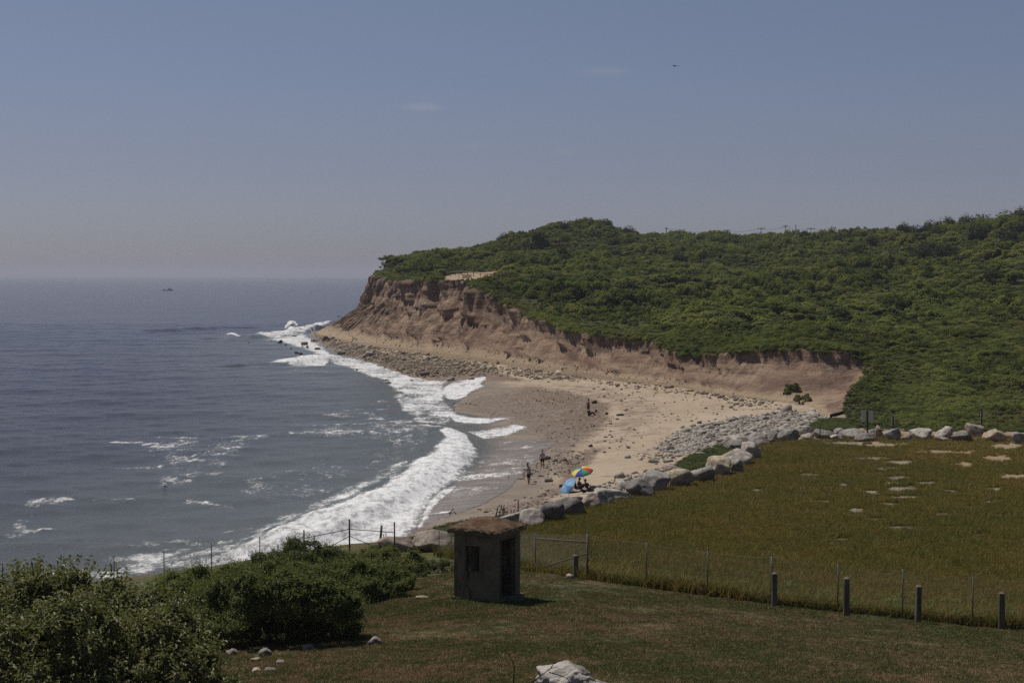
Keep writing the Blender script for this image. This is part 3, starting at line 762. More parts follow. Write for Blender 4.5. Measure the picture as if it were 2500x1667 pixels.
GREY, DARK, LIGHT, PINK, TAN, YEL = (.29, .265, .245), (.19, .175, .16), (.43, .39, .34), (.34, .28, .235), (.37, .295, .21), (.43, .365, .265)

def boulder(u, v, wpx, hpx, tone, label, seed, name='boulder', cat='boulder', group='boulders edging the meadow', depth=.85, tilt=0, rz=None, back=0.0, sub=4, sink=.2, fn=land_z, D=None, planes=14, rough=.06):
    p = hit(u, v, fn) if D is None else PK(u, v, D)
    d = p[1]
    W, Hh = wpx / F * d, hpx / F * d * (1 + sink)
    V, Fc = rock_arrays(seed, sub, planes, rough)
    V = V * np.array([W, W * depth, Hh])
    me = mk_mesh(name, V, Fc)
    o = link(name, me, ROCKM)
    o.location = (p[0], p[1] + W * depth * .45 + back, p[2] + Hh * .5 - Hh * sink / (1 + sink))
    o.rotation_euler = (0, math.radians(tilt), 0 if rz is None else rz)
    o.color = tuple(tone) + (1,)
    tag(o, label, cat, group)
    return o

BOULDERS = [
    (965, 1347, 95, 36, PINK, 'low pale boulder partly overgrown, behind the wire fence left of the hut', 1), (1052, 1347, 92, 48, PINK, 'rounded brownish boulder directly left of the hut roof, behind a thin fence post', 2),
    (1243, 1290, 66, 38, LIGHT, 'whitish rounded boulder showing just above the right end of the hut roof', 3), (1300, 1292, 66, 48, LIGHT, 'pale slanted boulder beside the end post of the slat fence', 4),
    (1348, 1280, 64, 54, DARK, 'black faced boulder with a pale peaked cap, first of the two darkest', 5), (1396, 1266, 72, 50, DARK, 'black boulder with a hollowed pale top, below the umbrellas', 6),
    (1400, 1232, 50, 18, DARK, 'thin dark slab lying behind the black boulders', 7), (1447, 1247, 52, 42, PINK, 'pinkish boulder with an arched dark base, under the leaning slab', 8),
    (1468, 1240, 66, 44, LIGHT, 'long pale slab leaning down to the right', 9), (1510, 1228, 66, 32, LIGHT, 'flat topped whitish boulder low in the grass', 10), (1566, 1218, 74, 46, DARK, 'broad boulder with a rounded black face toward the grass', 11),
    (1604, 1206, 80, 54, GREY, 'tall grey boulder with a sloping top beside the reddish rock', 12), (1585, 1180, 46, 34, PINK, 'reddish brown rock leaning behind the grey boulder', 13), (1642, 1152, 44, 16, PINK, 'low brown rock at the near tip of the green creeper patch', 14),
    (1666, 1192, 82, 46, YEL, 'cream coloured boulder with a broken brown right side', 15), (1716, 1180, 66, 44, GREY, 'speckled grey boulder between two cream ones', 16), (1757, 1166, 80, 50, YEL, 'largest cream boulder with a pitted top', 17),
    (1803, 1156, 34, 34, GREY, 'narrow grey boulder wedged right of the pitted cream one', 18), (1808, 1140, 84, 42, LIGHT, 'long pale slab with a smooth tilted top at the bend of the row', 19), (1838, 1124, 54, 44, LIGHT, 'pale ribbed boulder at the outer corner of the row', 20),
    (1803, 1098, 66, 18, DARK, 'flat slab with a dark hollow, below the square white block', 21), (1808, 1088, 60, 22, LIGHT, 'squared white block on top of the bend', 22), (1856, 1090, 56, 34, GREY, 'flat topped grey boulder with a black front at the corner', 23),
    (1894, 1082, 46, 30, DARK, 'dark grey angular boulder right of the corner', 24), (1928, 1080, 54, 32, GREY, 'smooth mid grey boulder with a notched right end', 25), (1966, 1066, 46, 26, LIGHT, 'pale peaked boulder in front of the cobble bank', 26), (1974, 1074, 34, 17, LIGHT, 'small white boulder with dark pits in the grass', 27),
    (2018, 1071, 56, 20, DARK, 'dark low boulder behind the thin black stake', 28), (2048, 1062, 30, 16, GREY, 'small rounded grey rock peeping over its neighbours', 29), (2044, 1075, 32, 14, LIGHT, 'little pale rock like a half dome at the grass edge', 30), (2090, 1072, 68, 24, GREY, 'long pale grey boulder left of the double sign', 31),
    (2118, 1078, 54, 20, DARK, 'black wedge of rock at the foot of the double sign', 32), (2140, 1070, 36, 24, GREY, 'pointed grey rock right of the double sign', 33), (2148, 1072, 22, 34, TAN, 'jagged upright shard of rock near the double sign', 34),
    (2182, 1077, 46, 30, GREY, 'blue grey round topped boulder below the narrow sign', 35), (2216, 1076, 28, 17, PINK, 'small pinkish wedge of rock in the long grass', 36), (2258, 1075, 56, 27, LIGHT, 'whitish peaked boulder standing alone', 37), (2313, 1074, 50, 33, LIGHT, 'whitish round shouldered boulder above a flat pink rock', 38),
    (2306, 1080, 44, 12, PINK, 'flat pinkish rock lying under the round shouldered boulder', 39), (2353, 1080, 64, 24, DARK, 'black flat topped boulder', 40), (2388, 1068, 50, 36, PINK, 'tall leaning pinkish boulder at the sign by the track', 41), (2437, 1080, 54, 31, TAN, 'tan rounded boulder beside the gravel track', 42), (2494, 1084, 40, 29, GREY, 'grey boulder cut by the right edge of the picture', 43),
]
for (u, v, wp, hp_, tone, lab, sd_) in BOULDERS:
    boulder(u, v, wp, hp_, tone, lab, 100 + sd_, depth=.8 + .3 * ((sd_ * 7) % 5) / 5, tilt=((sd_ * 37) % 17) - 8, rz=((sd_ * 13) % 9 - 4) * .08)

def bare_near(x, y): return near_z(x, y)[0]
for (u, v, wp, hp_, tone, lab, sd_) in [
    (1384, 1405, 22, 16, LIGHT, 'small pale stone at the foot of the wooden post near the hut', 1), (1392, 1414, 20, 13, LIGHT, 'small pale stone, the lower of a pair by the wooden post', 2), (625, 1643, 24, 12, LIGHT, 'small white stone on the lawn in front of the dark bushes', 3),
    (658, 1642, 30, 11, DARK, 'flat dark slab touching a white stone on the lawn', 4), (684, 1622, 22, 10, GREY, 'flat grey stone, rightmost of the four on the lawn', 5), (622, 1618, 26, 12, TAN, 'tan stone at the edge of the bush shadow', 6), (565, 1600, 34, 16, PINK, 'pinkish boulder half hidden by the leafy bush', 7),
    (645, 1604, 34, 20, GREY, 'grey boulder in deep shade under the dark bush', 8), (752, 1590, 32, 16, GREY, 'low grey stone in the shade at the middle of the dark bush', 9), (912, 1576, 38, 20, GREY, 'grey rounded stone at the right end of the dark bush', 10), (1030, 1462, 34, 6, TAN, 'flat sandy stone sunk in the lawn left of the hut', 11)]:
    boulder(u, v, wp, hp_, tone, lab, 200 + sd_, name='lawn_stone', cat='stone', group='loose stones on the lawn', fn=bare_near, sub=3, sink=.25, planes=8)

# the pale lump of broken concrete at the bottom edge, with dead stems over it
o = boulder(1412, 1742, 214, 98, (.44, .41, .37), 'large pale lump of rough broken rock at the very bottom of the picture', 321, name='broken_rock', cat='boulder', group=None, D=21.0, sub=6, sink=.3, depth=.8, planes=16, rough=.17)
st = M('dead_stem', .9, .1); st.col((.028, .022, .018))
for k, (pl, lab) in enumerate([([(1253, 1690), (1254, 1650), (1256, 1628), (1250, 1610), (1240, 1595), (1228, 1580)], 'single bare curved stem standing left of the broken rock'),
                               ([(1290, 1672), (1325, 1645), (1345, 1630), (1352, 1618), (1375, 1611)], 'dead twig arching over the left shoulder of the broken rock'),
                               ([(1340, 1640), (1368, 1648), (1385, 1655), (1400, 1680)], 'dark twig lying across the broken rock')]):
    mb = MB(); base = PK(pl[0][0], pl[0][1], 20.6 - .3 * k)
    P = [PK(u, v, 20.6 - .3 * k) - base for u, v in pl]
    mb.tube(P, [.014 - .009 * i / len(P) for i in range(len(P))], 6)
    if k == 1: mb.tube([P[2], P[2] + np.array([.10, 0, .02]), P[2] + np.array([.2, .05, -.03])], [.007, .005, .003], 5)
    ob = mb.build('dead_twig', st.m, smooth=True); ob.location = base
    tag(ob, lab, 'twig', 'dead twigs at the bottom edge')

# ---------------------------------------------------------------- scattering through geometry nodes
def proto_collection(name, meshes, mat):
    c = bpy.data.collections.new(name)          # never linked to the scene: only a source
    for i, me in enumerate(meshes):
        if not me.materials: me.materials.append(mat)
        c.objects.link(bpy.data.objects.new('%s_%02d' % (name, i), me))
    return c

def scatter(name, P, rot, scl, coll, label, cat, kind='stuff', extra=None):
    me = bpy.data.meshes.new(name)
    P = np.ascontiguousarray(P, dtype=np.float32); n = len(P)
    me.vertices.add(n); me.vertices.foreach_set('co', P.ravel())
    a = me.attributes.new('rot', 'FLOAT_VECTOR', 'POINT'); a.data.foreach_set('vector', np.ascontiguousarray(rot, dtype=np.float32).ravel())
    if np.ndim(scl) == 1: scl = np.stack([scl] * 3, 1)
    a = me.attributes.new('scl', 'FLOAT_VECTOR', 'POINT'); a.data.foreach_set('vector', np.ascontiguousarray(scl, dtype=np.float32).ravel())
    a = me.attributes.new('pick', 'INT', 'POINT'); a.data.foreach_set('value', rng.integers(0, len(coll.objects), n).astype(np.int32))
    o = bpy.data.objects.new(name, me); COL.objects.link(o)
    g = bpy.data.node_groups.new(name + '_nodes', 'GeometryNodeTree')
    g.interface.new_socket('Geometry', in_out='INPUT', socket_type='NodeSocketGeometry'); g.interface.new_socket('Geometry', in_out='OUTPUT', socket_type='NodeSocketGeometry')
    N = g.nodes.new; Lk = g.links.new
    gi, go = N('NodeGroupInput'), N('NodeGroupOutput'); ip = N('GeometryNodeInstanceOnPoints'); ci = N('GeometryNodeCollectionInfo')
    ci.inputs['Collection'].default_value = coll; ci.inputs['Separate Children'].default_value = True; ci.inputs['Reset Children'].default_value = True
    def na(nm, t):
        x = N('GeometryNodeInputNamedAttribute'); x.data_type = t; x.inputs['Name'].default_value = nm; return x.outputs['Attribute']
    er = N('FunctionNodeEulerToRotation'); Lk(na('rot', 'FLOAT_VECTOR'), er.inputs[0])
    Lk(gi.outputs[0], ip.inputs['Points']); Lk(ci.outputs[0], ip.inputs['Instance']); ip.inputs['Pick Instance'].default_value = True
    Lk(na('pick', 'INT'), ip.inputs['Instance Index']); Lk(er.outputs[0], ip.inputs['Rotation']); Lk(na('scl', 'FLOAT_VECTOR'), ip.inputs['Scale'])
    Lk(ip.outputs[0], go.inputs[0])
    md = o.modifiers.new('scatter', 'NODES'); md.node_group = g
    tag(o, label, cat, None, kind)
    return o

# cobbles, pebbles and fallen stones
def stone_mat(name, cols):
    m = M(name, .9, .2, .76); oi = m.n('ObjectInfo'); P = m.obj()
    c = m.ramp(oi.outputs['Random'], [(i / (len(cols) - 1), k) for i, k in enumerate(cols)])
    c = m.mix(m.rng(m.noise(P, 3, 4), .4, .7), c, m.mix(1, c, (.6, .58, .56), 'MULTIPLY'))
    m.col(c); return m.m
def stones(n0, k=7, sub=2, planes=9):
    out = []
    for i in range(k):
        V, Fc = rock_arrays(n0 + i, sub, planes, .06); out.append(mk_mesh('stone', V, Fc))
    return out
cob = proto_collection('cobble', stones(500), stone_mat('cobble_stone', [(.20, .18, .165), (.40, .36, .31), (.48, .44, .39), (.33, .28, .24), (.45, .40, .34), (.13, .12, .115), (.50, .46, .41)]))
peb_c = proto_collection('pebble', stones(520), stone_mat('pebble_stone', [(.07, .055, .045), (.16, .125, .105), (.22, .175, .145), (.11, .09, .08), (.30, .26, .22)]))
tal_c = proto_collection('talus', stones(540), stone_mat('talus_stone', [(.24, .18, .13), (.33, .265, .19), (.38, .30, .22), (.19, .145, .11), (.30, .25, .20), (.42, .36, .28)]))
def strew(name, jobs, coll, label, fn=land_z, flat=(.55, .9)):
    Ps, Sc = [], []
    for poly, n, lo, hi in jobs:
        q = px_poly(poly, n) + rng.normal(0, 7, (n, 2)) * [2.0, .6]; p = hit(q[:, 0], q[:, 1], fn)
        s = np.exp(rng.normal(0, .42, n)) * (lo + (hi - lo) * rng.random(n) ** 2.2)
        p[:, 2] += s * .12
        Ps.append(p); Sc.append(np.stack([s * rng.uniform(.8, 1.35, n), s, s * rng.uniform(flat[0], flat[1], n)], 1))
    P = np.concatenate(Ps); s = np.concatenate(Sc); n = len(P)
    rot = np.stack([rng.normal(0, .18, n), rng.normal(0, .18, n), rng.uniform(0, 6.28, n)], 1)
    return scatter(name, P, rot, s, coll, label, 'stones')
COBP = [(1625, 1098), (1660, 1062), (1720, 1040), (1800, 1024), (1880, 1012), (1940, 1008), (1990, 1012), (2040, 1018), (2066, 1024), (2030, 1034), (1985, 1042), (1940, 1050), (1890, 1058), (1840, 1066), (1790, 1080), (1740, 1096), (1690, 1108), (1650, 1114)]
strew('cobble_bank', [(COBP, 7600, .09, .40), ([(1460, 1195), (1520, 1168), (1600, 1148), (1650, 1140), (1640, 1160), (1580, 1180), (1500, 1205)], 420, .12, .42),
                      ([(1560, 1110), (1640, 1060), (1760, 1030), (1800, 1040), (1690, 1110), (1640, 1130), (1590, 1130)], 700, .08, .35)], cob, 'bank of pale cobbles at the top of the beach behind the boulders')
def beach_only(x, y): return beach_z(x, y)[0]
strew('beach_pebbles', [([(1110, 985), (1190, 962), (1290, 945), (1400, 960), (1490, 990), (1470, 1050), (1420, 1090), (1375, 1110), (1310, 1085), (1300, 1060), (1260, 1035), (1130, 1005)], 2800, .04, .12),
                        ([(1255, 1150), (1300, 1130), (1380, 1105), (1440, 1095), (1420, 1130), (1340, 1165), (1280, 1180)], 330, .06, .26), ([(1180, 1250), (1290, 1215), (1370, 1180), (1420, 1185), (1340, 1230), (1250, 1270)], 500, .05, .2),
                        ([(1300, 900), (1500, 930), (1700, 955), (1850, 985), (1760, 1020), (1600, 1060), (1480, 1120), (1440, 1080), (1500, 1000), (1300, 930)], 1000, .05, .24)], peb_c, 'dark pebbles scattered along the wash line', beach_only)
strew('talus_stones', [([(765, 815), (830, 826), (960, 846), (1070, 856), (1200, 874), (1330, 892), (1420, 905), (1440, 930), (1330, 925), (1200, 905), (1110, 918), (1010, 914), (930, 890), (860, 866), (800, 846)], 11000, .08, .46),
                       ([(1330, 895), (1500, 922), (1640, 938), (1800, 968), (1900, 985), (1880, 1000), (1700, 965), (1500, 942), (1340, 915)], 700, .1, .5)], tal_c, 'rubble of tan stones at the foot of the bluff', beach_only)

q_s = rng.integers(0, int(NS * .86), 2600); q_t = (3 + 11 * rng.random(2600) ** 2.0).astype(int); P_ = BLUFF_V[q_s, q_t] + np.array([.05, .08, -.03]); s_ = np.exp(rng.normal(0, .45, 2600)) * (.06 + .26 * rng.random(2600) ** 3)
scatter('slope_rubble', P_, rng.uniform(-.4, .4, (2600, 3)) * [1, 1, 8], np.stack([s_ * 1.2, s_, s_ * .75], 1), tal_c, 'tan stones lying on the lower slope of the bluff', 'stones')
TAL = [(795, 832, 22, 13), (765, 836, 14, 9), (818, 826, 17, 9), (742, 846, 17, 12), (866, 836, 22, 14), (880, 848, 16, 9), (958, 840, 20, 9), (1008, 830, 14, 8), (1080, 862, 18, 10), (912, 862, 16, 7), (900, 870, 24, 12), (832, 866, 22, 13), (775, 856, 16, 8),
       (1136, 876, 20, 12), (1200, 880, 18, 9), (1150, 880, 12, 10), (1132, 896, 12, 9), (1180, 902, 20, 8), (1216, 890, 10, 9), (1100, 930, 20, 10), (1150, 928, 18, 8), (1036, 918, 26, 12), (1370, 915, 28, 11), (1040, 880, 22, 9), (985, 865, 14, 7), (1584, 935, 16, 7), (1712, 954, 22, 8), (940, 824, 12, 8), (870, 822, 12, 6), (1240, 905, 15, 8), (1290, 905, 12, 6)]
first = None
for k, (u, v, wp, hp_) in enumerate(TAL):
    boulder(u, v, wp, hp_, (TAN, PINK, LIGHT, GREY)[k % 4] if k % 3 else (.17, .125, .10), 'boulder lying on the rubble at the foot of the bluff', 300 + k, name='fallen_boulder', group='fallen boulders below the bluff', fn=beach_only, sub=3, sink=.3, planes=9)
SURF = [(683, 838, 16, 12), (750, 850, 9, 9), (724, 863, 14, 7), (733, 865, 14, 6), (665, 827, 8, 3), (662, 832, 7, 3), (697, 842, 6, 3), (607, 838, 9, 3), (717, 822, 18, 4), (827, 773, 10, 3), (800, 784, 9, 3), (710, 851, 6, 4), (738, 846, 6, 4), (871, 903, 9, 3), (822, 884, 10, 3), (948, 935, 18, 5), (945, 930, 14, 4), (934, 913, 7, 3), (740, 886, 14, 3), (1005, 930, 12, 5), (1078, 924, 14, 8)]
for k, (u, v, wp, hp_) in enumerate(SURF):
    boulder(u, v, wp * .8, hp_ * .7, (.06, .05, .044), 'dark wet rock awash in the foam off the headland', 340 + k, name='surf_rock', cat='rock', group='wet rocks in the surf', fn=lambda x, y: 0 * np.asarray(x, float), sub=3, sink=.4, planes=8)

# ---------------------------------------------------------------- leaves
def leaf_cards(C, Nrm, size, asp=.45, fold=.25, jit=.7, r=None):
    """one folded four-point leaf for every centre; returns vertices and triangles"""
    r = r or rng; n = len(C)
    nn = Nrm + r.normal(0, jit, (n, 3)); nn /= np.linalg.norm(nn, axis=1)[:, None] + 1e-9
    tdir = np.cross(nn, r.normal(size=(n, 3))); tdir /= np.linalg.norm(tdir, axis=1)[:, None] + 1e-9
    b = np.cross(nn, tdir)
    L = np.broadcast_to(size, (n,))[:, None]
    base = C - tdir * L * .5; tip = C + tdir * L * .5 - nn * L * .12
    le = C + b * L * asp * .5 + nn * L * fold * .3; ri = C - b * L * asp * .5 + nn * L * fold * .3
    V = np.stack([base, le, tip, ri], 1).reshape(-1, 3)
    k = np.arange(n) * 4
    return V, np.concatenate([np.stack([k, k + 2, k + 1], 1), np.stack([k, k + 3, k + 2], 1)])

def sph(n, r=None):
    r = r or rng
    d = r.normal(size=(n, 3)); return d / np.linalg.norm(d, axis=1)[:, None]

def clump_mesh(seed, n, size, R=1.0, H=.8, lobes=6, flat=.5):
    """low mound of leaf sprays, one metre in radius"""
    r = np.random.default_rng(seed)
    C, N = [], []
    per = n // lobes
    for i in range(lobes):
        a, q = r.uniform(0, 6.28), (0 if i == 0 else r.uniform(.35, .75)) * R
        c = np.array([q * math.cos(a), q * math.sin(a), H * r.uniform(.25, .6)]); rr = R * r.uniform(.32, .55)
        d = sph(per, r); d[:, 2] = np.where(d[:, 2] < -.25, -d[:, 2], d[:, 2])
        C.append(c + d * rr * np.array([1, 1, .85]) * r.uniform(.75, 1.08, (per, 1))); N.append(d + np.array([0, 0, 1.0]))
    V, Fc = leaf_cards(np.concatenate(C), np.concatenate(N), size * r.uniform(.6, 1.3, per * lobes), .5, .3, .42, r)
    return mk_mesh('leaf_clump', V, Fc, smooth=False)

def leaf_mat(name, stops, patch=None, patch_scale=.045, trans=.30, gloss=.7, spec=.15):
    m = M(name, gloss, spec); oi = m.n('ObjectInfo'); P = m.pos()
    f = m.math('ADD', m.math('MULTIPLY', oi.outputs['Random'], .5), m.math('MULTIPLY', m.noise(P, patch_scale, 5, .65), 1.0))
    c = m.ramp(m.rng(f, .35, 1.15), stops)
    c = m.mix(m.rng(m.noise(P, 5.0, 2), .35, .7), c, m.mix(1, c, (1.35, 1.3, 1.15), 'MULTIPLY'))
    if patch: c = m.mix(m.math('MULTIPLY', m.rng(m.noise(P, .035, 5, .7), .55, .68), .6), c, patch)
    m.col(c); m.translucent(trans, m.mix(1, c, (1.2, 1.35, .7), 'MULTIPLY'))
    return m.m

scrub_m = leaf_mat('scrub_leaves', [(0, (.036, .050, .018)), (.35, (.092, .114, .036)), (.65, (.142, .158, .048)), (1, (.20, .195, .07))], (.17, .125, .075), trans=.36)
sc_far = proto_collection('scrub_clump', [clump_mesh(700 + i, 420, .26, 1.0, .9, 6) for i in range(7)], scrub_m)
sc_near = proto_collection('scrub_bush', [clump_mesh(720 + i, 900, .155, 1.0, .85, 9) for i in range(7)], scrub_m)

def hill_points(n, ylo, yhi, spread):
    out = []
    while sum(map(len, out)) < n:
        y = np.sqrt(rng.uniform(ylo ** 2, yhi ** 2, n)); u = rng.uniform(880, 2640, n)
        x = (u - 1250) / F * y
        k = in_poly(x, y, H_POLY)
        x, y = x[k], y[k]
        # keep the bare flat by the headland fence and the cleared notch open
        z, e = hill_z(x, y)
        uu, vv = proj(x, y, z)
        open_ = in_poly(uu, vv, [(1078, 672), (1130, 667), (1185, 664), (1290, 660), (1340, 664), (1250, 678), (1150, 684), (1085, 684)]) | in_poly(uu, vv, [(1294, 630), (1316, 630), (1318, 640), (1292, 640)])
        k = ~open_
        out.append(np.stack([x[k], y[k], z[k], e[k]], 1))
    return np.concatenate(out)[:n]

def plant(name, n, ylo, yhi, coll, smin, smax, label):
    p = hill_points(n, ylo, yhi, 1)
    x, y, z, e = p.T
    mound = fbm(x / 11, y / 13, 4, 201); big = fbm(x / 30, y / 30, 3, 202)
    s = (smin + (smax - smin) * sst(.3, .7, mound)) * rng.uniform(.75, 1.25, n)
    s *= .32 + .68 * sst(0, 13, e)
    hs_ = s * rng.uniform(.75, 1.25, n) * (.8 + .8 * sst(.45, .7, big) + .35 * sst(280, 460, y))
    rot = np.stack([rng.normal(0, .12, n), rng.normal(0, .12, n), rng.uniform(0, 6.28, n)], 1)
    P = np.stack([x, y, z + np.maximum(mound - .45, 0) * 5.0 * sst(5, 16, e) - .12], 1)
    return scatter(name, P, rot, np.stack([s, s, hs_], 1), coll, label, 'scrub')
plant('hill_scrub', 40000, 225, 640, sc_far, .62, 1.6, 'dense wind clipped green scrub covering the far hill')
plant('slope_scrub', 17000, 140, 232, sc_near, .55, 1.3, 'bright green thicket on the near slope behind the far boulders')
# ragged turf and bushes hanging over the lip of the bluff
k = rng.integers(2, NS - 2, 5200); k = k[(k < NS * .96)]
off = rng.uniform(-.5, 3.2, len(k)); n = len(k)
x = RD[k, 0] - nor[k, 0] * off; y = RD[k, 1] - nor[k, 1] * off
z = hill_f(x, y) - .1 - .35 * (off < .3)
kk = ~in_poly(*proj(x, y, z), [(1078, 666), (1240, 664), (1250, 676), (1150, 690), (1080, 690)])
x, y, z, off = x[kk], y[kk], z[kk], off[kk]; n = len(x)
s = rng.uniform(.35, .8, n)
scatter('lip_scrub', np.stack([x, y, z], 1), np.stack([rng.normal(0, .3, n), rng.normal(0, .3, n), rng.uniform(0, 6.28, n)], 1), np.stack([s, s, s * 1.1], 1), sc_near, 'low grey green scrub fringing the lip of the bluff', 'scrub')
# creepers: green patch behind the boulder row, tufts by the far boulders and on the shore bank left of the hut
Ps, Ss = [], []
for poly, n, lo, hi, fn in [([(1640, 1142), (1690, 1112), (1745, 1092), (1785, 1078), (1800, 1092), (1788, 1104), (1806, 1112), (1760, 1128), (1722, 1140), (1680, 1150)], 620, .22, .48, land_z),
                            ([(1975, 1046), (2010, 1030), (2050, 1026), (2100, 1030), (2110, 1044), (2060, 1054), (2000, 1058)], 260, .45, .9, land_z), ([(1900, 1052), (1960, 1046), (1940, 1056), (1890, 1060)], 60, .2, .35, land_z),
                            ([(1785, 1072), (1850, 1066), (1830, 1072), (1790, 1078)], 40, .2, .3, land_z), ([(1010, 1318), (1070, 1290), (1180, 1262), (1230, 1262), (1200, 1290), (1100, 1312), (1040, 1335)], 420, .2, .5, land_z),
                            ([(900, 1345), (960, 1325), (1010, 1320), (960, 1340)], 120, .2, .4, land_z), ([(2320, 1048), (2520, 1046), (2640, 1050), (2600, 1056), (2400, 1056)], 160, .35, .6, land_z),
                            ([(2110, 1036), (2330, 1040), (2330, 1056), (2120, 1056)], 420, .3, .6, land_z)]:
    q = px_poly(poly, n); Ps.append(hit(q[:, 0], q[:, 1], fn)); Ss.append(rng.uniform(lo, hi, n))
P = np.concatenate(Ps); s = np.concatenate(Ss); n = len(P)
creep_m = leaf_mat('creeper_leaves', [(0, (.035, .05, .02)), (.5, (.068, .085, .032)), (1, (.11, .115, .045))], None, .4)
cr = proto_collection('creeper_clump', [clump_mesh(760 + i, 520, .17, 1.0, .7, 7) for i in range(5)], creep_m)
scatter('shore_creepers', P, np.stack([0 * s, 0 * s, rng.uniform(0, 6.28, n)], 1), np.stack([s, s, s * .75], 1), cr, 'dark green creepers growing on the sand beside the boulders', 'creepers')

# ---------------------------------------------------------------- bushes and trees as single things
bark = plain('shrub_bark', (.06, .047, .036), .95, .1, .3, 8, .02)
def bush_thing(name, lobes, dens, size, mat, label, cat, group=None, asp=.45, low=-.55, stems=True, seed=0, spray=0.0):
    """lobes: rows of x y z r in world metres"""
    r = np.random.default_rng(seed + 11)
    lob = np.array(lobes); base = np.array([lob[:, 0].mean(), lob[:, 1].mean(), (lob[:, 2] - lob[:, 3]).min() + .05])
    root = empty(name, base)
    C, N, Z = [], [], []
    def inner(c, i, f=.74):
        k = np.zeros(len(c), bool)
        for j, (a, b, c2, R2) in enumerate(lob):
            if j != i: k |= ((c - [a, b, c2]) ** 2).sum(1) < (R2 * f) ** 2
        return k
    for i, (x, y, z, R) in enumerate(lob):
        o3 = np.array([x, y, z])
        n = int(dens * .35 * R * R * 4 * math.pi); d = sph(n, r)            # shaded inner foliage
        c = o3 + d * (R * r.uniform(.6, .86, n))[:, None]; k = ~inner(c, i) & (c[:, 2] > base[2] - .1)
        C.append(c[k]); N.append(d[k])
        for q in range(int(13 + 10 * min(R, 2))):                            # leafy clumps standing out of it
            e = sph(1, r)[0]; e[2] = e[2] if e[2] > low else abs(e[2]); rr = R * r.uniform(.20, .38); cc = o3 + e * R * r.uniform(.74, .95)
            if inner(cc[None], i, .82)[0]: continue
            n = int(dens * 1.25 * rr * rr * 4 * math.pi); d = sph(n, r); keep = d @ e > -.35; d = d[keep]
            c = cc + d * (rr * np.array([1, 1, .8])) * (1 - .45 * r.random(len(d)) ** 2)[:, None]; k = c[:, 2] > base[2] - .1
            C.append(c[k]); N.append((d * .6 + e * .25 + np.array([0, 0, 1.05]))[k])
    C = np.concatenate(C); N = np.concatenate(N); n = len(C)
    V, Fc = leaf_cards(C - base, N, size * r.uniform(.6, 1.25, n), asp, .3, .42, r)
    if spray > 0:                                        # long shoots with paired leaves standing out of the crown
        sh = r.choice(n, int(n * spray)); SV, SF = [], []
        dirs = N[sh] + r.normal(0, .5, (len(sh), 3)); dirs /= np.linalg.norm(dirs, axis=1)[:, None]
        cc = np.concatenate([C[sh] - base + dirs * (size * q) for q in (.6, 1.3, 2.0, 2.7)]); dd = np.concatenate([dirs] * 4)
        V2, F2 = leaf_cards(cc, dd * .2 + np.array([0, 0, .8]), size * r.uniform(.6, 1.1, len(cc)), asp, .3, .8, r)
        Fc = np.concatenate([Fc, F2 + len(V)]); V = np.concatenate([V, V2])
    link('foliage', mk_mesh('foliage', V, Fc, False), mat, root)
    if stems:
        mb = MB()
        for i, (x, y, z, R) in enumerate(lob):
            p = np.array([x, y, z]) - base; g = np.array([0, 0, -.15])
            mb.tube([g, g * .5 + p * .5 + np.array([0, 0, -.05]), p], [.05 + .02 * R, .035, .015], 6)
            for q in range(7):
                d = sph(1, r)[0]; mb.tube([p, p + d * R * .45, p + d * R * .85 + np.array([0, 0, .05])], [.018, .012, .004], 5)
        mb.build('stem', bark, root, True)
    tag(root, label, cat, group)
    return root

def lobes_px(rows):
    """(u, v, old distance, radius px) -> world lobes"""
    out = []
    for u, v, D, rp in rows:
        p = PK(u, v, D); out.append((p[0], p[1], p[2], rp / F * p[1]))
    return out

leaf_big = leaf_mat('cherry_leaves', [(0, (.11, .115, .048)), (.5, (.17, .17, .074)), (1, (.25, .235, .115))], None, .8, .25, .55, .3)
leaf_mid = leaf_mat('thicket_leaves', [(0, (.060, .078, .025)), (.5, (.10, .118, .037)), (1, (.15, .15, .052))], None, .35, .25, .6, .2)
leaf_brt = leaf_mat('bright_leaves', [(0, (.09, .11, .032)), (.5, (.13, .15, .042)), (1, (.19, .19, .062))], None, .35, .28, .6, .2)

bush_thing('leafy_bush', lobes_px([(-70, 1545, 20.5, 125), (60, 1514, 20.6, 112), (175, 1500, 20.8, 102), (285, 1526, 20.8, 94), (375, 1530, 21.2, 82), (0, 1640, 19.6, 130), (130, 1600, 19.2, 120), (250, 1610, 19.4, 118), (365, 1610, 20, 105),
                                  (455, 1585, 21, 62), (470, 1660, 20.4, 78), (530, 1690, 20.4, 62), (330, 1700, 19.2, 110), (180, 1730, 19, 120), (425, 1545, 21.8, 50)]), 360, .135, leaf_big,
           'big olive leaved bush filling the bottom left corner', 'bush', seed=1, asp=.40, spray=.07)
HED = 'thicket bushes along the wire fence'
bush_thing('thicket_bush', lobes_px([(600, 1462, 30.0, 74), (690, 1448, 29.8, 80), (780, 1460, 29.8, 76), (838, 1488, 29.6, 56), (610, 1470, 28.6, 62), (700, 1462, 28.5, 66), (790, 1475, 28.6, 60), (530, 1490, 29.5, 66), (840, 1500, 28.8, 44), (620, 1545, 29.9, 60), (710, 1540, 29.9, 62), (795, 1540, 29.9, 56), (845, 1545, 29.7, 38), (545, 1560, 28.9, 54)]), 560, .10, leaf_mid,
           'broad thicket bush with a black shaded front facing the lawn', 'bush', HED, seed=2, low=.05, spray=.05)
bush_thing('thicket_bush', lobes_px([(665, 1402, 40, 56), (740, 1378, 41, 60), (800, 1385, 41, 52), (720, 1440, 39, 60), (640, 1440, 39.5, 50), (810, 1430, 40, 50)]), 560, .098, leaf_mid,
           'highest bush of the thicket, under the braced corner of the wire fence', 'bush', HED, seed=3, low=-.1, spray=.06)
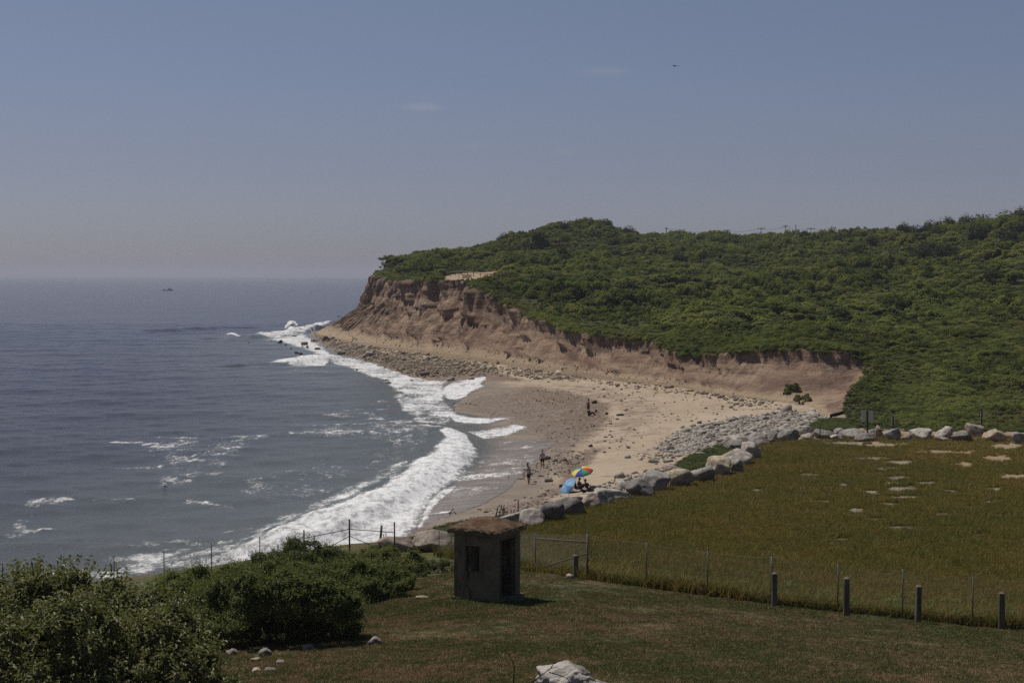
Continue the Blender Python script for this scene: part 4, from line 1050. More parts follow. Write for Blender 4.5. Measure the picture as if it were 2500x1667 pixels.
bush_thing('thicket_bush', lobes_px([(860, 1425, 36.5, 56), (925, 1430, 36.5, 50), (895, 1462, 35.5, 48), (960, 1450, 36, 36), (850, 1470, 36, 44), (985, 1425, 38, 34)]), 620, .092, leaf_brt,
           'bright yellow green bush at the right end of the thicket', 'bush', HED, seed=4, spray=.05)
bush_thing('thicket_bush', lobes_px([(420, 1455, 38, 56), (480, 1440, 40, 52), (550, 1430, 41, 50), (605, 1425, 42, 46), (500, 1480, 37, 56), (570, 1460, 38, 50)]), 560, .098, leaf_brt,
           'light green bush sloping down between the olive bush and the high one', 'bush', HED, seed=5, low=-.1, spray=.05)
bush_thing('thicket_bush', lobes_px([(885, 1380, 46, 42), (945, 1380, 47, 40), (1000, 1378, 48, 32), (910, 1405, 44, 40), (980, 1400, 45, 34)]), 600, .095, leaf_mid,
           'low dark green bush behind the bright one, below the wire fence', 'bush', HED, seed=6, low=-.1, spray=.04)
bush_thing('thicket_bush', lobes_px([(1040, 1388, 48, 28), (1078, 1392, 48, 26), (1105, 1395, 48, 22), (1020, 1398, 46, 24)]), 520, .08, leaf_mid,
           'small dark bush touching the left wall of the hut', 'bush', HED, seed=7, spray=.05)

for (u, v, wp, hp_, lab) in [(1933, 978, 40, 42, 'round green bush at the right end of the bluff foot, leftmost of three'), (1976, 952, 27, 36, 'narrow upright bush growing on the bare slope above the round one'), (1962, 988, 56, 24, 'low spreading bush joining the round one to the green slope'),
                             (1316, 612, 44, 46, 'dark spreading tree hanging over the white railing on the hill')]:
    if v > 700: p = hit(u, v)
    else: p = PY(u, v, 438)
    d = p[1]; W = wp / F * d; Hh = hp_ / F * d
    r = np.random.default_rng(int(u))
    L = [(p[0] + r.uniform(-.3, .3) * W, p[1] + r.uniform(0, .4) * W, p[2] + Hh * r.uniform(.22, .78), min(W, Hh) * r.uniform(.26, .36)) for _ in range(9)]
    bush_thing('shrub' if v > 700 else 'tree', L, 110 if v > 700 else 40, .2 if v > 700 else .36, leaf_mid, lab, 'shrub' if v > 700 else 'tree', seed=int(u))

# trees one can tell apart on the crest
def make_tree(seed, n=1500):
    r = np.random.default_rng(seed)
    root = empty('tree', (0, 0, 0))
    lobes = [(r.uniform(-1.3, 1.3), r.uniform(-1.1, 1.1), r.uniform(1.6, 3.5), r.uniform(.75, 1.25)) for _ in range(9)] + [(0, 0, 3.3, 1.3)]
    C, N = [], []
    for x, y, z, R in lobes:
        d = sph(n // 10, r); C.append(np.array([x, y, z]) + d * R * r.uniform(.7, 1.1, (n // 10, 1))); N.append(d + [0, 0, .5])
    V, Fc = leaf_cards(np.concatenate(C), np.concatenate(N), .36 * r.uniform(.6, 1.3, (n // 10) * 10), .5, .3, .7, r)
    link('crown', mk_mesh('crown', V, Fc, False), TREE_M, root)
    mb = MB(); mb.tube([(0, 0, -1.5), (.05, 0, .6), (.15, .1, 2.4)], [.18, .14, .07], 8)
    for x, y, z, R in lobes[:6]: mb.tube([(.05, 0, .7), (x * .6, y * .6, z * .75), (x, y, z + R * .4)], [.08, .05, .02], 6)
    mb.build('trunk', bark, root, True)
    return root
def copy_tree(o):
    c = o.copy(); COL.objects.link(c)
    for ch in o.children:
        d = ch.copy(); COL.objects.link(d); d.parent = c
    return c
TREE_M = leaf_mat('tree_leaves', [(0, (.026, .036, .016)), (.5, (.050, .062, .024)), (1, (.09, .098, .036))], None, .3, .15)
protos = [make_tree(900 + i) for i in range(4)]
TREES = [(1400, 548, 548, 1.25), (1440, 545, 550, 1.35), (1480, 556, 550, 1.2), (1535, 560, 555, 1.3), (1595, 572, 560, 1.1), (1685, 578, 575, 1.3), (1720, 576, 575, 1.4), (1780, 574, 575, 1.5), (1855, 580, 578, 1.5), (1905, 582, 578, 1.7), (1960, 585, 565, 1.6), (2030, 566, 540, 1.5), (2060, 564, 540, 1.2),
         (2140, 558, 515, 1.5), (2215, 558, 500, 1.4), (2265, 546, 485, 1.7), (2310, 548, 470, 1.7), (2355, 548, 462, 1.6), (2400, 545, 455, 1.9), (2450, 538, 448, 1.9), (2495, 535, 440, 1.9), (2545, 535, 440, 1.9), (2380, 600, 400, 1.6), (2250, 620, 390, 1.4), (2330, 660, 350, 1.2), (2460, 620, 360, 1.4), (2180, 640, 380, 1.2),
         (1850, 640, 470, 1.2), (1690, 640, 480, 1.1), (1500, 610, 480, 1.2), (1620, 618, 490, 1.1), (2050, 650, 410, 1.2), (1560, 660, 430, .9), (1960, 690, 360, .9), (2430, 700, 300, 1.0)  , (1230, 588, 505, 1.0)]
r_t = np.random.default_rng(4)
TREES += [(float(r_t.uniform(2020, 2520)), 0, float(r_t.uniform(330, 470)), float(r_t.uniform(.7, 1.4))) for _ in range(24)] + [(float(r_t.uniform(1300, 2000)), 0, float(r_t.uniform(380, 540)), float(r_t.uniform(.6, 1.1))) for _ in range(20)]
SPECIAL = {13: 'lone round topped tree standing clear on the skyline', 20: 'large dark tree on the crest at the right edge of the picture', 1: 'tallest bushy tree on the left summit of the hill'}
for i, (u, v, D, s) in enumerate(TREES):
    x = (u - 1250) / F * D; z = float(hill_z(np.array([x]), np.array([float(D)]))[0][0])
    o = protos[i] if i < 4 else copy_tree(protos[i % 4])
    o.location = (x, D, z - 1.1 * s); o.rotation_euler = (0, 0, (i * 2.4) % 6.28)
    o.scale = (s * 1.15, s * 1.15, s * (.9 + .1 * (i % 3)))
    tag(o, SPECIAL.get(i, 'dark rounded tree standing out of the scrub on the hill'), 'tree', 'trees on the hill')
# ---------------------------------------------------------------- grass
def tuft(seed, n, h, w, spread, lean=.5):
    r = np.random.default_rng(seed)
    a = r.uniform(0, 6.28, n); q = spread * np.sqrt(r.random(n)); b = np.stack([q * np.cos(a), q * np.sin(a), 0 * q - .02], 1)
    la = r.uniform(0, 6.28, n); hh = h * r.uniform(.5, 1.1, n); le = hh * lean * r.random(n)
    tip = b + np.stack([le * np.cos(la), le * np.sin(la), hh], 1); mid = b * .5 + tip * .5 - np.stack([le * np.cos(la), le * np.sin(la), 0 * hh], 1) * .18
    pa = r.uniform(0, 6.28, n); side = np.stack([np.cos(pa), np.sin(pa), 0 * pa], 1) * w
    V = np.stack([b - side, b + side, mid + side * .8, mid - side * .8, tip], 1).reshape(-1, 3); k = np.arange(n) * 5
    return mk_mesh('tuft', V, np.concatenate([np.stack([k, k + 1, k + 2], 1), np.stack([k, k + 2, k + 3], 1), np.stack([k + 3, k + 2, k + 4], 1)]), False)
def grass_mat(name, mead, gain):
    m = M(name, .7, .15); P = m.pos(); oi = m.n('ObjectInfo')
    c = grass_col(m, P, float(mead))
    c = m.mix(1, c, gain, 'MULTIPLY')
    c = m.mix(m.rng(oi.outputs['Random'], .78, 1.0), c, (.17, .145, .07) if mead else (.16, .12, .065))
    m.col(c); m.translucent(.25, c); return m.m
mg = proto_collection('meadow_tuft', [tuft(40 + i, 26, .32, .012, .22, 1.0) for i in range(6)], grass_mat('meadow_grass', 1, (2.42, 2.28, 1.5)))
lg = proto_collection('lawn_tuft', [tuft(60 + i, 34, .07, .009, .15, 1.1) for i in range(6)], grass_mat('lawn_grass', 0, (2.0, 1.75, 1.7)))
def sow(name, poly, n, coll, lo, hi, side, label):
    q = px_poly(poly, n); p = hit(q[:, 0], q[:, 1], bare_near)
    k = (mead_at(p[:, 0], p[:, 1]) > 0) == side
    b = bare_at(q[:, 0], q[:, 1], p[:, 0], p[:, 1]); d = near_z(p[:, 0], p[:, 1])[1]
    b = b * 1.5 * sst(.40, .52, fbm(p[:, 0] * 1.7, p[:, 1] * 1.1, 4, 66) * .7 + .3 * b)
    k &= (rng.random(len(p)) > b * 1.1) & (d > -1.6) & (p[:, 1] > 12)
    p, q, d = p[k], q[k], d[k]; n = len(p)
    s = rng.uniform(lo, hi, n) * (.7 + .7 * fbm(p[:, 0] / 2.5, p[:, 1] / 2.5, 3, 77))
    if side:      # longer and ranker along the fence and the boulders
        md = mead_at(p[:, 0], p[:, 1]); s *= 1 + .9 * np.exp(-md / 1.6) * (.5 + fbm(p[:, 0] / 1.5, p[:, 1] / 1.5, 2, 5))
        s *= 1 + .5 * np.exp(-np.abs(d) / 1.5)
    rot = np.stack([rng.normal(0, .12, n), rng.normal(0, .12, n), rng.uniform(0, 6.28, n)], 1)
    return scatter(name, p, rot, s, coll, label, 'grass')
sow('meadow_grass', [(1100, 1420), (1070, 1360), (1190, 1300), (1300, 1272), (1400, 1250), (1500, 1222), (1600, 1200), (1700, 1172), (1800, 1132), (1862, 1094), (1900, 1074), (2100, 1066), (2640, 1070), (2640, 1560), (2374, 1530), (1883, 1478), (1434, 1415), (1307, 1402)], 90000, mg, .55, 1.1, True, 'rough olive brown meadow grass')
sow('lawn_grass', [(300, 1760), (420, 1560), (880, 1480), (1000, 1420), (1100, 1395), (1300, 1398), (1434, 1411), (1883, 1476), (2374, 1530), (2640, 1550), (2640, 1720)], 80000, lg, .7, 1.3, False, 'short patchy lawn grass, green and straw brown')
# rank weeds at the fence foot
wd = proto_collection('weed_clump', [clump_mesh(800 + i, 260, .16, 1.0, 1.2, 5) for i in range(4)], leaf_mid)
q = []
for i in range(520):
    u = rng.uniform(1230, 2560); vv = fence_line_v(u) - rng.uniform(2, 46) * (1 if u > 1880 else .35) * rng.random()
    dens = .25 if 1450 < u < 1860 else 1
    if rng.random() < dens: q.append((u, vv))
q = np.array(q); p = hit(q[:, 0], q[:, 1], bare_near); n = len(p); s = rng.uniform(.14, .42, n)
k = mead_at(p[:, 0], p[:, 1]) > .12
scatter('fence_weeds', p[k], np.stack([0 * s, 0 * s, rng.uniform(0, 6.28, n)], 1)[k], np.stack([s, s, s * 1.1], 1)[k], wd, 'dark green weeds growing along the foot of the wire fence', 'weeds')

# ---------------------------------------------------------------- hut
def hut():
    conc = M('weathered_concrete', .95, .1); P = conc.obj()
    c = conc.mix(conc.rng(conc.noise(P, 1.4, 6, .65), .35, .65), (.19, .162, .112), (.11, .094, .066))
    c = conc.mix(conc.math('MULTIPLY', conc.rng(conc.noise(P, 2.2, 6, .7, (1, 1, .25)), .52, .66), .8), c, (.034, .031, .025))
    c = conc.mix(conc.rng(conc.noise(P, 7, 4, .7), .64, .75), c, (.20, .185, .15))
    conc.col(c); conc.bump(conc.noise(P, 5, 7, .75), .7, .02)
    rust = M('rusty_roofing', .95, .1); P = rust.obj()
    c = rust.mix(rust.rng(rust.noise(P, 2.0, 6, .7), .38, .62), (.066, .038, .024), (.115, .076, .050))
    c = rust.mix(rust.rng(rust.noise(P, 6.0, 5, .7), .55, .7), c, (.19, .155, .11)); c = rust.mix(rust.rng(rust.noise(P, 3.1, 6, .8), .58, .66), c, (.05, .035, .026))
    rust.col(c); rust.bump(rust.noise(P, 9, 6, .75), .8, .03)
    base = PK(1215, 1471, 34)
    D0 = base[1]
    a = np.array([-.872, .49]); b = np.array([.49, .872])            # along the window wall, along the door wall
    L1, L2, Hh, th = 1.76, 1.60, 2.32, .16
    rz = math.atan2(-a[1], -a[0])                                     # local x runs from the left corner to the near corner
    root = empty('hut', base, rz)
    # local frame: near corner at (0, 0); window wall along -x at y = 0, door wall along +y at x = 0
    def wall(name, holes, axis, fixed, span, flip):
        """wall with rectangular holes: axis 'x' (y fixed) or 'y' (x fixed)"""
        xs = sorted({span[0], span[1]} | {h[k] for h in holes for k in (0, 1)}); zs_ = sorted({-.25, Hh} | {h[k] for h in holes for k in (2, 3)})
        mb = MB()
        for i in range(len(xs) - 1):
            z_runs = []
            for j in range(len(zs_) - 1):
                cx, cz = (xs[i] + xs[i + 1]) / 2, (zs_[j] + zs_[j + 1]) / 2
                if any(h[0] < cx < h[1] and h[2] < cz < h[3] for h in holes): continue
                if z_runs and abs(z_runs[-1][1] - zs_[j]) < 1e-6: z_runs[-1][1] = zs_[j + 1]
                else: z_runs.append([zs_[j], zs_[j + 1]])
            for z0, z1 in z_runs:
                w_ = xs[i + 1] - xs[i]
                c3 = ((xs[i] + xs[i + 1]) / 2, fixed, (z0 + z1) / 2) if axis == 'x' else (fixed, (xs[i] + xs[i + 1]) / 2, (z0 + z1) / 2)
                mb.box(c3, (w_ - .0004, th, z1 - z0) if axis == 'x' else (th, w_ - .0004, z1 - z0))
        return mb.build(name, conc.m, root)
    wx = (-1.36, -.68, .98, 1.92)
    wall('wall', [wx], 'x', th / 2, (-L1, 0), False)
    wall('wall', [(.20, 1.18, .05, 2.12)], 'y', -th / 2 + .0, (th + .002, L2 - th - .002), False)
    wall('wall', [(-1.30, -.98, .72, 1.72)], 'x', L2 - th / 2, (-L1, 0), False)
    wall('wall', [(.72, .92, .8, 1.75)], 'y', -L1 + th / 2, (th + .002, L2 - th - .002), False)
    fr = plain('old_white_frame', (.30, .28, .25), .8, .2, .3, 9)
    mb = MB(); z0, z1 = wx[2], wx[3]; x0, x1 = wx[0], wx[1]
    mb.box((x1 - .012, -.004, (z0 + z1) / 2 + .02), (.022, .05, z1 - z0 - .05)); mb.box(((x0 + x1) / 2 - .02, -.004, z1 - .013), (x1 - x0 - .06, .05, .022)); mb.box((x0 + .009, -.003, (z0 + z1) / 2), (.014, .05, z1 - z0 - .05))
    mb.build('window_frame', fr, root)
    mb = MB(); mb.box((.008, .175, 1.08), (.05, .045, 2.05)); mb.box((.008, 1.205, 1.08), (.05, .045, 2.05)); mb.box((.008, .69, 2.13), (.05, .98, .045))
    mb.build('door_frame', plain('grey_door_post', (.12, .12, .105), .9, .1, .35, 7), root)
    mb = MB(); mb.box((-L1 / 2 + .03, L2 / 2 + .02, -.10), (L1 + .16, L2 + .14, .26)); mb.build('plinth', conc.m, root)
    # roof slab and low hipped covering, edges ragged
    ov = .17
    mb = MB(); mb.box((-L1 / 2, L2 / 2, Hh + .07), (L1 + 2 * ov, L2 + 2 * ov, .19)); mb.build('roof_slab', conc.m, root)
    G = 26; r = np.random.default_rng(3)
    gx = np.linspace(-L1 - ov - .03, ov + .03, G); gy = np.linspace(-ov - .03, L2 + ov + .03, G); XX, YY = np.meshgrid(gx, gy)
    e = np.minimum(np.minimum(XX - gx[0], gx[-1] - XX), np.minimum(YY - gy[0], gy[-1] - YY))
    ZZ = Hh + .185 + np.minimum(e, .9) * .30 + (fbm(XX * 3, YY * 3, 4, 9) - .5) * .13 + (np.floor(fbm(XX * 1.5, YY * 1.5, 2, 12) * 6) / 6 - .5) * .06
    k = e < 1e-6
    ZZ[k] = Hh + .13 + r.uniform(-.05, .03, k.sum()); XX = XX + np.where(k, r.uniform(-.03, .03, XX.shape), 0); YY = YY + np.where(k, r.uniform(-.03, .03, YY.shape), 0)
    idx = np.arange(G * G).reshape(G, G); Q = np.stack([idx[:-1, :-1], idx[:-1, 1:], idx[1:, 1:], idx[1:, :-1]], -1).reshape(-1, 4)
    roof = link('roof', mk_mesh('roof', np.stack([XX, YY, ZZ], -1).reshape(-1, 3), Q, False), rust.m, root)
    tag(root, 'small derelict concrete hut with rusty brown roof and empty window, standing on the lawn', 'hut')
    V, Fc = rock_arrays(77, 3); o = link('lawn_stone', mk_mesh('lawn_stone', V * np.array([.7, .4, .14]), Fc), ROCKM)
    p = hit(1256, 1468, bare_near); o.location = (p[0], p[1], p[2] + .03); o.color = (.12, .12, .11, 1)
    tag(o, 'flat dark stone lying in front of the hut doorway', 'stone', 'loose stones on the lawn')
hut()

# ---------------------------------------------------------------- wire fence
galv = plain('galvanised_steel', (.10, .11, .10), .6, .3, .25, 4, 0, .0)
rusty = plain('rusty_pipe', (.085, .066, .056), .85, .2, .35, 6)
wire = M('fence_wire', .5, .4); wire.col((.11, .105, .095))
FP = [(2760, 1556, 35.6, 0), (2560, 1540, 36.3, 0), (2374, 1527, 37, 0), (2203, 1508, 37.6, 0), (2045, 1494, 38, 0), (1883, 1474, 38.5, 1), (1727, 1458, 39.3, 0), (1578, 1436, 40, 0), (1434, 1411, 41, 1), (1307, 1398, 45, 0), (1188, 1382, 50.5, 0), (1072, 1366, 56, 0),
      (963, None, 57.5, 1), (853, None, 57.5, 2), (742, None, 56, 1), (634, None, 55, 0), (516, None, 54, 0), (400, None, 53, 0), (278, None, 52, 0), (140, None, 51, 0), (6, None, 50, 0), (-140, None, 49, 0)]
TOPV = {963: 1276, 853: 1269, 742: 1295, 634: 1311, 516: 1328, 400: 1346, 278: 1358, 140: 1369, 6: 1377, -140: 1388}
def wire_fence():
    base, tops = [], []
    for u, v, D, t in FP:
        if v is None:
            p = PK(u, TOPV[u], D); g = p.copy(); g[2] = p[2] - 1.95
        else:
            g = PK(u, v, D); p = g.copy(); p[2] += 1.92
        base.append(g); tops.append(p)
    O = base[8].copy(); root = empty('wire_fence', O)
    tag(root, 'long chain link fence on thin steel posts crossing the grass behind the hut', 'fence')
    for i, (u, v, D, t) in enumerate(FP):
        mb = MB(); r = (.026, .042, .05)[t]
        old = u < 1000
        mb.tube([base[i] - O - np.array([0, 0, .3]), tops[i] - O], r, 8)
        post = mb.build('post', rusty if old else galv, root, True)
        mb = MB(); mb.tube([tops[i] - O, tops[i] - O + np.array([0, 0, .05])], [r * 1.25, r * .5], 8); mb.build('post_cap', rusty if old else galv, post, True)
    pitch = .065
    for i in range(len(FP) - 1):
        a0, a1, b0, b1 = base[i] - O, tops[i] - O, base[i + 1] - O, tops[i + 1] - O
        a1 = a1 - [0, 0, .1]; b1 = b1 - [0, 0, .1]
        L = np.linalg.norm((b0 - a0)[:2]); Hh = 1.8
        VV, FF = [], []; nrm = np.array([-(b0 - a0)[1], (b0 - a0)[0], 0]); nrm /= np.linalg.norm(nrm)
        sag = lambda s: -.05 * 4 * s * (1 - s)
        def pt(x, h):
            s = x / L; return (a0 * (1 - s) + b0 * s) * (1 - h / Hh) + (a1 * (1 - s) + b1 * s) * (h / Hh) + np.array([0, 0, sag(s) * h / Hh])
        segs = []
        for sg in (1, -1):
            x0 = -Hh if sg == 1 else 0
            for x in np.arange(x0, L + (0 if sg == 1 else Hh), pitch * 1.414):
                h0, h1 = 0.0, Hh
                xa, xb = (x, x + Hh) if sg == 1 else (x, x - Hh)
                if sg == 1:
                    if xa < 0: h0 = -xa
                    if xb > L: h1 = Hh - (xb - L)
                    if h1 > h0: segs.append((xa + h0, h0, xa + h1, h1))
                else:
                    if xa > L: h0 = xa - L
                    if xb < 0: h1 = Hh + xb
                    if h1 > h0: segs.append((xa - h0, h0, xa - h1, h1))
        segs += [(0, Hh, L / 2, Hh), (L / 2, Hh, L, Hh), (0, .03, L, .03)]
        for x0, h0, x1, h1 in segs:
            p, q = pt(np.clip(x0, 0, L), h0), pt(np.clip(x1, 0, L), h1); d = (q - p) / (np.linalg.norm(q - p) + 1e-9); s1 = np.cross(d, nrm); rr = WIRE_R
            k = len(VV); c3 = [(1, 0), (-.5, .87), (-.5, -.87)]
            VV += [p + (nrm * x_ + s1 * y_) * rr for x_, y_ in c3] + [q + (nrm * x_ + s1 * y_) * rr for x_, y_ in c3]
            FF += [(k, k + 1, k + 4, k + 3), (k + 1, k + 2, k + 5, k + 4), (k + 2, k, k + 3, k + 5)]
        link('wire_mesh', mk_mesh('wire_mesh', np.array(VV), np.array(FF), False), wire.m, root)
    def rail(i, j, hi, hj, m, s0=0, s1=1, r=.021):
        p = base[i] + [0, 0, hi] - O; q = base[j] + [0, 0, hj] - O
        mb = MB(); mb.tube([p * (1 - s0) + q * s0, p * (1 - s1) + q * s1], r, 8); mb.build('brace_rail', m, root, True)
    rail(9, 8, 1.60, 1.52, galv); rail(9, 8, .18, 1.05, galv, .06, 1)
    rail(14, 13, 1.52, 1.42, rusty); rail(13, 12, 1.42, 1.38, rusty); rail(13, 12, 1.02, .05, rusty, 0, .75); rail(13, 14, 1.02, .2, rusty, 0, .7)
wire_fence()

# squat wooden posts along the fence
wood = M('weathered_post', .95, .1); P = wood.obj()
c = wood.mix(wood.rng(wood.noise(P, 4, 6, .7, (1, 1, .12)), .35, .65), (.08, .068, .052), (.16, .14, .11)); wood.col(c); wood.bump(wood.noise(P, 9, 6, .7, (1, 1, .1)), .8, .03)
endg = plain('post_end_grain', (.17, .15, .12), .95, .1, .25, 14)
def bollard_proto(hgt):
    root = empty('wooden_post', (0, 0, 0))
    mb = MB(); r = np.random.default_rng(int(hgt * 100)); n = 12; vs = []
    hs_ = np.linspace(-.3, hgt, 9)
    for h in hs_:
        for k in range(n):
            t = 6.283 * k / n; rr = .115 * (1 + .09 * math.sin(3 * t + 1.7 * h) + r.uniform(-.05, .05)) * (1.05 - .06 * h)
            vs.append((rr * math.cos(t), rr * math.sin(t), h))
    fs = [(i * n + k, i * n + (k + 1) % n, (i + 1) * n + (k + 1) % n, (i + 1) * n + k) for i in range(8) for k in range(n)]
    mb.add(vs, fs).build('shaft', wood.m, root, True)
    mb = MB(); top = [v_ for v_ in vs[-n:]]; mb.add(top + [(.02, .01, hgt + .075)], [(k, (k + 1) % n, n) for k in range(n)]).build('post_top', endg, root)
    return root
for i, (u, v, h, lab) in enumerate([(1890, 1480, 1.28, 'squat wooden post touching a steel fence post, its dark shadow behind'), (2066, 1505, 1.45, 'squat wooden post with a clean pointed top, second from the left along the lawn edge'), (2241, 1519, 1.36, 'squat wooden post with a splintered knobbly top'), (2445, 1536, 1.36, 'squat wooden post nearest the right edge of the picture'), (1405, 1412, .98, 'short wooden post crossed by the slanting pipe near the hut'), (2650, 1552, 1.36, 'squat wooden post beyond the right edge')][:5]):
    b = bollard_proto(h); p = hit(u, v, bare_near); b.location = (p[0], p[1], p[2]); b.rotation_euler = (.02 * (i % 3 - 1), .015 * (i % 2), i * 1.1)
    tag(b, lab, 'post', 'squat wooden posts along the fence')

# old timber stakes beyond the fence corner
for u, v, h, r, lab in [(930, 1345, 1.55, .075, 'thick dark old timber post leaning beyond the fence corner'), (935, 1345, 1.0, .03, 'thin dark stake right of the thick old timber post'), (941, 1342, 1.0, .03, 'thinnest stake, rightmost of the three beyond the fence corner')]:
    p = PK(u, v, 59); p[2] = max(p[2], 2.4); mb = MB(); mb.tube([(-.05, 0, -.4), (-.02, 0, h * .5), (.05, 0, h)], [r * 1.1, r, r * .85], 8)
    o = mb.build('timber_stake', wood.m, smooth=True, loc=p); tag(o, lab, 'stake', 'timber stakes beyond the fence corner')

# remains of the slatted sand fence
def slat_fence(pts, n, h, lean, label, post=None):
    O = pts[0]; root = empty('slat_fence', O)
    r = np.random.default_rng(n)
    for i in range(n):
        s = i / (n - 1); p = pts[0] * (1 - s) + pts[1] * s - O
        mb = MB(); hh = h * r.uniform(.75, 1.1); l = lean + r.normal(0, .06)
        mb.box((p[0] + l * hh / 2, p[1], p[2] + hh / 2 - .1), (.045, .014, hh + .2), rot=Matrix.Rotation(l, 3, 'Y'))
        mb.build('slat', wood.m, root)
    mb = MB(); mb.tube([np.array([0, 0, h * .6]) + np.array([lean * h * .6, -.02, 0]), pts[1] - O + np.array([lean * h * .6, -.02, h * .6])], .006, 4); mb.build('binding_wire', rusty, root)
    if post is not None:
        mb = MB(); mb.tube([post - O - [0, 0, .3], post - O + [0, 0, 1.45]], .04, 8); mb.build('end_post', wood.m, root, True)
    tag(root, label, 'fence', 'remains of a slatted sand fence')
slat_fence([PK(1203, 1281, 58.5), PK(1228, 1278, 59)], 6, 1.2, .16, 'leaning grey slats of a sand fence rising above the hut roof')
slat_fence([PK(1231, 1274, 59), PK(1262, 1272, 59.5)], 6, .75, .08, 'shorter broken slats of a sand fence ending at a tall post', PK(1265, 1276, 59.6))
slat_fence([PK(1118, 1294, 58.6), PK(1166, 1280, 58.6)], 13, .5, -.35, 'flattened row of old fence slats in the creepers left of the hut roof')

# ---------------------------------------------------------------- signs by the far boulders
brn = plain('dark_sign_post', (.028, .022, .02), .9, .1, .2)
pan = plain('sign_board_back', (.62, .59, .56), .7, .3, .08, 5)
for u, v, h, wds, lab in [(2121, 1071, 2.75, (-.36, .36), 'double sign seen from behind, two pale boards on one dark post'), (2184, 1055, 1.65, (0.0,), 'narrow pale sign on a thin post above the blue grey boulder'), (2401, 1062, 2.6, (.10,), 'single pale sign on a dark post beside the tall pinkish boulder')]:
    p = hit(u, v); p[1] += .6; hh = h
    root = empty('sign', p)
    mb = MB(); mb.box((0, 0, hh / 2 - .2), (.11, .11, hh + .4)); mb.build('sign_post', brn, root)
    for dx in wds:
        w_ = .42 if len(wds) == 2 else .36
        mb = MB(); mb.box((dx, .08 if len(wds) == 2 else .085, hh - .55), (w_, .03, 1.15 if len(wds) == 2 else .85)); mb.build('sign_board', pan, root)
    tag(root, lab, 'sign')
p = hit(2002, 1071); mb = MB(); mb.tube([(0, 0, -.3), (0, 0, 1.35)], .045, 7); o = mb.build('stake', brn, smooth=True, loc=p); tag(o, 'thin black stake among the far boulders, left of the signs', 'stake')

# ---------------------------------------------------------------- headland fence, railing, poles
grey_w = plain('silvered_timber', (.30, .26, .22), .9, .1, .2)
def guard_rail():
    pts_ = [(1085, 673), (1100, 672), (1112, 671), (1128, 670), (1142, 671), (1156, 673), (1173, 675), (1190, 676), (1206, 677), (1222, 678), (1232, 678)]
    W_ = []
    for u, v in pts_:
        D = 338 + (u - 1085) * .1
        a, y, z = ray(u, v)
        for D in np.arange(320, 430, 1.0):
            if HC + z * D / y < hill_f(np.array([a * D / y]), np.array([D]))[0]: break
        x = a * D / y; W_.append(np.array([x, D, float(hill_f(np.array([x]), np.array([D]))[0])]))
    O = W_[0]; root = empty('guard_rail', O)
    for i, p in enumerate(W_):
        mb = MB(); mb.box(p - O + [0, 0, .3], (.18, .18, 1.2)); mb.build('post', wood.m, root)
    for i in range(len(W_) - 1):
        mb = MB(); mb.tube([W_[i] - O + [0, -.12, .78], W_[i + 1] - O + [0, -.12, .78]], .09, 7); mb.build('rail', grey_w, root)
    tag(root, 'low timber rail along the bare clifftop flat of the headland', 'fence')
    return W_
GR = guard_rail()
def onhill(u, D): x = (u - 1250) / F * D; return np.array([x, D, float(hill_z(np.array([x]), np.array([float(D)]))[0][0])])
p = onhill(1121, 352); mb = MB(); mb.tube([(0, 0, -.3), (0, 0, 1.9)], .07, 7); tag(mb.build('marker_post', plain('pale_marker', (.45, .43, .36), .8, .2, .1), loc=p), 'pale upright marker post behind the headland rail', 'post')
for u, D, w_, lab in [(1140, 362, 2.2, 'greyish brush fence panel, leftmost behind the headland rail'), (1205, 372, 2.2, 'brown brush fence panel in the middle of the headland flat'), (1232, 376, 2.1, 'brown brush fence panel at the landward end of the headland flat')]:
    p = onhill(u, D); root = empty('brush_fence', p); n = 16
    mb = MB()
    for i in range(n): mb.box((-w_ / 2 + w_ * i / (n - 1), .02 * (i % 2), .35), (.09, .03, 1.1 + .1 * math.sin(i * 2.1)))
    mb.build('brush_panel', plain('brush_twigs', (.12, .09, .085), .95, .1, .3), root)
    mb = MB(); mb.box((0, -.06, .12), (w_, .08, .16)); mb.build('sill_log', grey_w, root)
    tag(root, lab, 'fence', 'brush fence panels on the headland')
p = onhill(1305, 425); root = empty('railing', p + [0, 0, .1]); wt = plain('white_rail_paint', (.62, .60, .57), .6, .3, .08)
for dx in (-.85, .85):
    mb = MB(); mb.box((dx, 0, .55), (.14, .14, 1.5)); mb.build('post', wt, root)
mb = MB(); mb.box((0, .0, .78), (1.56, .08, .12)); mb.build('rail', wt, root)
tag(root, 'little white railing in a clearing under the dark tree on the hill', 'railing')
p = onhill(1305, 421); V, Fc = rock_arrays(55, 3, 8); o = link('sand_patch', mk_mesh('sand_patch', V * np.array([2.6, 3.2, .5]), Fc), plain('bare_sand', (.42, .35, .25), .95, .1, .15), None, p)
tag(o, 'bare sandy patch in front of the white railing', 'ground', kind='structure')

